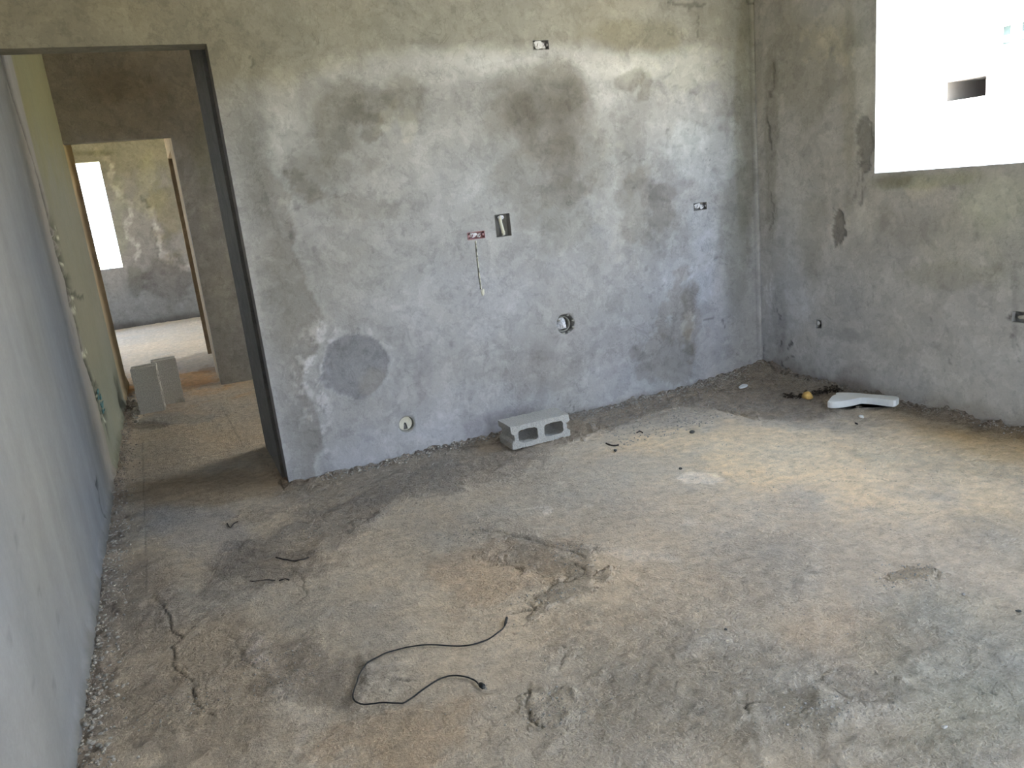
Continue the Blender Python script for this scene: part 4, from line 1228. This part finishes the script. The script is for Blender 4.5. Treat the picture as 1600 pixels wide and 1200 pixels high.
crumbs('floor_grit', gs, 1500, 'fine grit scattered over the worn middle of the floor', M_CRUMB, 5)
crumbs('broken_plaster', lambda r: (-.45 + abs(r.gauss(0, .05)), 7.35 + r.gauss(0, .16), r.choice([.006, .010, .016, .022])), 90, 'lumps of broken plaster at the passage wall beside the upright blocks', M_CRUMB, 6)


# ------------------------------------------------------------------ electrical boxes, niche, pipes
def wall_box(rect, label, rim_mat, seed, back=.044, paper=True, red=False, tilt=0.0, stuff=M_PAPER):
    u0, u1, v0, v1 = rect
    cu, cv = (u0 + u1) / 2, (v0 + v1) / 2
    t = thing('electrical_box', label, 'wall box', (cu, YB, cv), group='open boxes in the long wall')
    w, h = (u1 - u0) / 2, (v1 - v0) / 2
    bm = bmesh.new()
    th = .003
    yb = back - .003
    y0 = -.002
    box(bm, (-w, y0, -h), (-w + th, yb, h))
    box(bm, (w - th, y0, -h), (w, yb, h))
    box(bm, (-w + th, y0, -h), (w - th, yb, -h + th))
    box(bm, (-w + th, y0, h - th), (w - th, yb, h))
    box(bm, (-w + th, yb - .003, -h + th), (w - th, yb, h - th))
    obj('box_shell', bm, rim_mat, t)
    for sx in (-1, 1):
        bm = bmesh.new()
        box(bm, (sx * (w - .010) - .006, .002, -.007), (sx * (w - .010) + .006, yb - .004, .007), .0015)
        obj('screw_lug', bm, rim_mat, t)
    if paper:
        bm = bmesh.new()
        crumple(bm, (-w * .25, .016, .004), h * .95, seed, (1.2, .40, .95), 3, .7)
        crumple(bm, (w * .45, .020, -.004), h * .75, seed + 3, (.9, .5, 1), 3, .7)
        obj('stuffing', bm, stuff, t)
    for k, (x0, z0, x1, z1) in enumerate([(-w * .55, -h * .6, -w * .35, h * .35), (w * .35, -h * .6, w * .5, h * .5)]):
        bm = bmesh.new()
        tube(bm, spline([(x0, .030, z0), ((x0 + x1) / 2 + .004, .008, (z0 + z1) / 2), (x1, .004, z1)], 5), .0022, 6)
        obj('wire', bm, M_RED if red else M_BOXDARK, t, True)
    return t


wall_box(box_top, 'small grey socket box high on the long wall, grey paper inside', M_BOXDARK, 31)
wall_box(box_red, 'socket box with red plastic edges, above a thin vertical groove in the wall', M_RED, 33, red=True)
wall_box(box_right, 'small socket box with a white lump inside, near the right corner', M_BOXDARK, 36)

# vertical niche with a pale conduit
u0, u1, v0, v1 = slot
t = thing('wall_conduit', 'narrow upright niche chased in the long wall with a pale pipe end inside', 'conduit', ((u0 + u1) / 2, YB, (v0 + v1) / 2))
w, h = (u1 - u0) / 2, (v1 - v0) / 2
bm = bmesh.new()
tube(bm, spline([(-.004, .026, h * .8), (-.006, .020, .2 * h), (.002, .020, -.4 * h), (.008, .024, -.85 * h)], 5), .011, 12)
obj('conduit_pipe', bm, M_PVC, t, True)
bm = bmesh.new()
crumple(bm, (0, .022, h * .68), .016, 3, (1.5, .7, .9), 3, .6)
obj('stuffing', bm, M_PAPER, t)
bm = bmesh.new()
crumple(bm, (.006, .022, -h * .72), .017, 8, (1.1, .7, 1.2), 3, .6)
obj('mortar_lump', bm, M_GREYPVC, t)

# groove under the red box, filled with a ragged pale cord
P = [back_uv(743.5, 376), back_uv(745, 395), back_uv(747, 415), back_uv(749.5, 435), back_uv(752, 452)]
P = spline([(p[0], YB, p[1]) for p in P], 6)
t = thing('embedded_wire', 'thin pale cord set in a groove below the red edged box, frayed at its end', 'wire', tuple(float(x) for x in P[-1]))
bp = P[-1]
bm = bmesh.new()
tube(bm, [(p[0] - bp[0] + random.uniform(-.0015, .0015), -.0015, p[2] - bp[2]) for p in P], [random.uniform(.0036, .0055) for _ in P], 6)
obj('cord', bm, M_PVC, t, True)
bm = bmesh.new()
tube(bm, [(p[0] - bp[0] - .0052 + random.uniform(-.0015, .0015), .0008, p[2] - bp[2]) for p in P], .0016, 5)
obj('groove_edge', bm, M_WIRE, t, True)
bm = bmesh.new()
crumple(bm, (.006, .0, -.018), .020, 5, (.7, .35, 1.25), 3, .7)
obj('frayed_end', bm, M_PVC, t)

# upper ragged hole: crumpled white bag in a pipe mouth
t = thing('drain_pipe', 'ragged round hole in the long wall with a pipe mouth stuffed with white plastic', 'pipe', (p_hi[0], YB, p_hi[1]), group='pipes ending in the long wall')
bm = bmesh.new()
ring_tube(bm, (-.008, .030, -.004), (-.15, -1, 0), .052, .046, .038, 32)
obj('pipe_mouth', bm, M_GREYPVC, t, True)
bm = bmesh.new()
crumple(bm, (-.014, .034, -.006), .046, 12, (.8, .62, 1.0), 4, .7)
obj('plastic_stuffing', bm, M_PAPER, t)
for k, (a, r) in enumerate([(.2, .06), (1.2, .058), (-1.2, .062), (-1.9, .064), (-.5, .064), (2.6, .058)]):
    bm = bmesh.new()
    crumple(bm, (r * math.cos(a), .004, r * math.sin(a)), .011, 40 + k, (1.2, .6, .8), 2, .6)
    obj('plaster_lump', bm, M_GREYPVC, t)

# lower hole: cream pipe with an arched opening
t = thing('drain_pipe', 'low round cream pipe mouth in the long wall with a dark slit opening', 'pipe', (p_lo[0], YB, p_lo[1]), group='pipes ending in the long wall')
bm = bmesh.new()
ring_tube(bm, (0, .003, 0), (0, -1, 0), .0525, .047, .040, 36)
obj('pipe_mouth', bm, M_GREYPVC, t, True)
bm = bmesh.new()
N = 30
crn = [bm.verts.new((.043 * math.cos(2 * math.pi * k / N) - .004, .016, .043 * math.sin(2 * math.pi * k / N) + .003)) for k in range(N)]
slit = []
for k in range(14):
    a = math.pi * k / 13
    slit.append((.009 * math.cos(a) - .006, .016 * math.sin(a) - .006))
sl = [bm.verts.new((x, .016, z)) for x, z in [(.010, -.036), *slit, (-.020, -.036)]]
es = [bm.edges.new((crn[k], crn[(k + 1) % N])) for k in range(N)] + [bm.edges.new((sl[k], sl[(k + 1) % len(sl)])) for k in range(len(sl))]
r = bmesh.ops.triangle_fill(bm, use_beauty=True, use_dissolve=False, edges=es)
fs = [g for g in r['geom'] if isinstance(g, bmesh.types.BMFace)]
bmesh.ops.delete(bm, geom=[f for f in fs if all(v in sl for v in f.verts)], context='FACES_ONLY')
ex = bmesh.ops.extrude_face_region(bm, geom=[f for f in bm.faces])
for g in ex['geom']:
    if isinstance(g, bmesh.types.BMVert):
        g.co.y += .010
obj('pipe_cap', bm, M_PVC, t)
bm = bmesh.new()
crumple(bm, (-.004, .040, -.01), .03, 6, (1, .25, 1), 2, .4)
obj('dark_inside', bm, M_BOXDARK, t)

# broken box in the right wall
u0, u1, v0, v1 = rb
t = thing('broken_box', 'tiny broken open box in the right wall, pale plastic flap and dark hollow', 'wall box', (XR, (u0 + u1) / 2, (v0 + v1) / 2))
bm = bmesh.new()
crumple(bm, (.008, .008, .004), .015, 3, (.5, .9, 1.1), 2, .6)
obj('plastic_flap', bm, M_PAPER, t)
bm = bmesh.new()
crumple(bm, (.010, -.012, -.010), .012, 4, (.5, 1, .8), 2, .6)
obj('dark_inside', bm, M_BLACK, t)
# dark chipped lump on the far right of the right wall
t = thing('broken_box', 'small broken hollow at the right picture edge of the right wall, grey lump inside', 'wall box', (XR, 2.55, .615))
bm = bmesh.new()
crumple(bm, (.008, 0, 0), .022, 9, (.5, 1.2, .8), 2, .6)
obj('mortar_lump', bm, M_GREYPVC, t)

# teal plastic rags caught in the broken edge of the passage wall
for k, (px, py) in enumerate([(152, 612), (156, 622), (159, 634)]):
    p = left_uv(px, py)
    bm = bmesh.new()
    crumple(bm, (.003, .01, 0), .022, 50 + k, (.3, 4.0, .7), 3, .9)
    crumple(bm, (.003, -.06, -.03), .018, 60 + k, (.3, 3.0, .9), 3, .9)
    crumple(bm, (.003, .08, -.045), .014, 70 + k, (.3, 4.0, .5), 3, .9)
    o = obj('plastic_scrap', bm, M_TEAL)
    o.location = (XL + .001, float(p[0]), float(p[1]))
    tag(o, ['upper', 'middle', 'lowest'][k] + ' of three teal scraps caught in the cracked passage wall', 'scrap', 'teal scraps in the cracked wall')

# ------------------------------------------------------------------ outside
bm = bmesh.new()
bmesh.ops.create_grid(bm, x_segments=40, y_segments=40, size=60)
for v in bm.verts:
    v.co.z = -.25 + .06 * math.sin(v.co.x * .9) * math.cos(v.co.y * .7)
g = obj('ground', bm, M_GRASS)
g['kind'] = 'structure'

XH = 12.0
hy0, hy1, hz1 = 2.0, 22.0, 6.5
holes_h = []
win_a = bx(on_x(1558, 84, XH), on_x(1580, 36, XH))
win_b = (win_a[0] - .85, win_a[0] - .09, win_a[2], win_a[3])
rec = (*sorted((on_x(1541, 130, XH)[0], on_x(1467, 130, XH)[0])), 2.15, 2.46)
t = thing('neighbour_house', 'white rendered house across the yard seen overexposed through the window', 'house', (XH, 8, 0))
us = sorted({hy0, hy1, win_a[0], win_a[1], win_b[0], win_b[1], rec[0], rec[1]})
vs_ = sorted({-.3, hz1, win_a[2], win_a[3], rec[2], rec[3]})
bm = bmesh.new()
for a, b in zip(us[:-1], us[1:]):
    for c, d in zip(vs_[:-1], vs_[1:]):
        m = ((a + b) / 2, (c + d) / 2)
        if any(w_[0] < m[0] < w_[1] and w_[2] < m[1] < w_[3] for w_ in (win_a, win_b, rec)):
            continue
        box(bm, (0, a - 8, c), (.2, b - 8, d))
box(bm, (.2, hy0 - 8, -.3), (8, hy0 - 7.8, hz1))
box(bm, (.2, hy1 - 8.2, -.3), (8, hy1 - 8, hz1))
obj('wall', bm, M_RENDER, t)
bm = bmesh.new()
box(bm, (-.5, hy0 - 8.5, hz1), (8.5, hy1 - 7.5, hz1 + .25), .02)
obj('roof', bm, M_RENDER, t)
for w_ in (win_a, win_b):
    bm = bmesh.new()
    f = .014
    box(bm, (.08, w_[0] - 8, w_[2]), (.13, w_[0] - 8 + f, w_[3]))
    box(bm, (.08, w_[1] - 8 - f, w_[2]), (.13, w_[1] - 8, w_[3]))
    box(bm, (.08, w_[0] - 8, w_[2]), (.13, w_[1] - 8, w_[2] + f))
    box(bm, (.08, w_[0] - 8, w_[3] - f), (.13, w_[1] - 8, w_[3]))
    zc = w_[2] + .38 * (w_[3] - w_[2])
    box(bm, (.08, w_[0] - 8, zc), (.13, w_[1] - 8, zc + f))
    wf = obj('window', bm, M_RENDER, t)
    bm = bmesh.new()
    box(bm, (.10, w_[0] - 8 + f, w_[2] + f), (.115, w_[1] - 8 - f, w_[3] - f))
    obj('pane', bm, M_GLASS, wf)
bm = bmesh.new()
box(bm, (.2, rec[0] - 8.1, rec[2] - .1), (1.6, rec[0] - 8.0, rec[3] + .1))
box(bm, (.2, rec[1] - 8.0, rec[2] - .1), (1.6, rec[1] - 7.9, rec[3] + .1))
box(bm, (.2, rec[0] - 8.1, rec[2] - .1), (1.6, rec[1] - 7.9, rec[2]))
box(bm, (.2, rec[0] - 8.1, rec[3]), (1.6, rec[1] - 7.9, rec[3] + .1))
box(bm, (1.6, rec[0] - 8.1, rec[2] - .1), (1.7, rec[1] - 7.9, rec[3] + .1))
obj('opening', bm, M_DARKROOM, t)


def shrub(name, x, y, h, n, label, seed, spread=.35, leaf=.05):
    rnd = random.Random(seed)
    t = thing(name, label, 'shrub', (x, y, -.25))
    sm = bmesh.new()
    lm = bmesh.new()
    for k in range(n):
        a = rnd.uniform(0, 6.28)
        r = rnd.uniform(.1, 1) * spread
        top = Vector((r * math.cos(a), r * math.sin(a), h * rnd.uniform(.75, 1.0)))
        mid = Vector((top.x * .35, top.y * .35, top.z * .55))
        P = [Vector(p) for p in spline([(0, 0, 0), tuple(mid), tuple(top)], 4)]
        tube(sm, P, [.007 * (1 - .7 * i / len(P)) for i in range(len(P))], 4)
        for i in range(12):
            p = P[rnd.randint(2, len(P) - 1)] + Vector((rnd.uniform(-.05, .05), rnd.uniform(-.05, .05), rnd.uniform(-.04, .04)))
            s_ = leaf * rnd.uniform(.6, 1.2)
            R = Matrix.Rotation(rnd.uniform(0, 6.3), 3, 'Z') @ Matrix.Rotation(rnd.uniform(-1, 1), 3, 'X')
            q = [lm.verts.new(p + R @ Vector(w_)) for w_ in [(0, 0, 0), (s_ * .5, -s_ * .28, .006), (s_, 0, -.004), (s_ * .5, s_ * .28, .006)]]
            lm.faces.new((q[0], q[1], q[2]))
            lm.faces.new((q[0], q[2], q[3]))
    obj('stem', sm, M_GREEN, t)
    l = obj('foliage', lm, M_GREEN, t)
    l['kind'] = 'stuff'
    return t


for k, (x, px, py) in enumerate([(9.5, 1455, 200), (9.5, 1540, 188)]):
    p = on_x(px, py, x)
    shrub('leafy_weed', x, float(p[0]), float(p[1]) + .25 + .02, 4, ['thin pale green weed in the yard, left of the two seen through the window', 'thin pale green weed in the yard, right of the two seen through the window'][k], 3 + k, .05, .05)
shrub('garden_shrub', -1.5, 17.0, 1.45, 40, 'bushy green shrub outside the far window, its top just above the sill', 9, .7, .09)
shrub('garden_shrub', -.75, 17.6, 1.25, 26, 'lower green shrub right of the taller one outside the far window', 10, .5, .09)

bm = bmesh.new()
bmesh.ops.create_grid(bm, x_segments=10, y_segments=30, size=1)
for v in bm.verts:
    v.co = Vector((7.95 + v.co.x * 3.6, 6 + v.co.y * 14, -.10))
ex = bmesh.ops.extrude_face_region(bm, geom=list(bm.faces))
for q in ex['geom']:
    if isinstance(q, bmesh.types.BMVert):
        q.co.z = -.28
yd = obj('bounce_paving', bm, simple('pale_bounce', (.60, .56, .48), .9, .1, 3, .2))  # unseen pale surface, added to bounce sunlight in through the right window
yd['kind'] = 'structure'
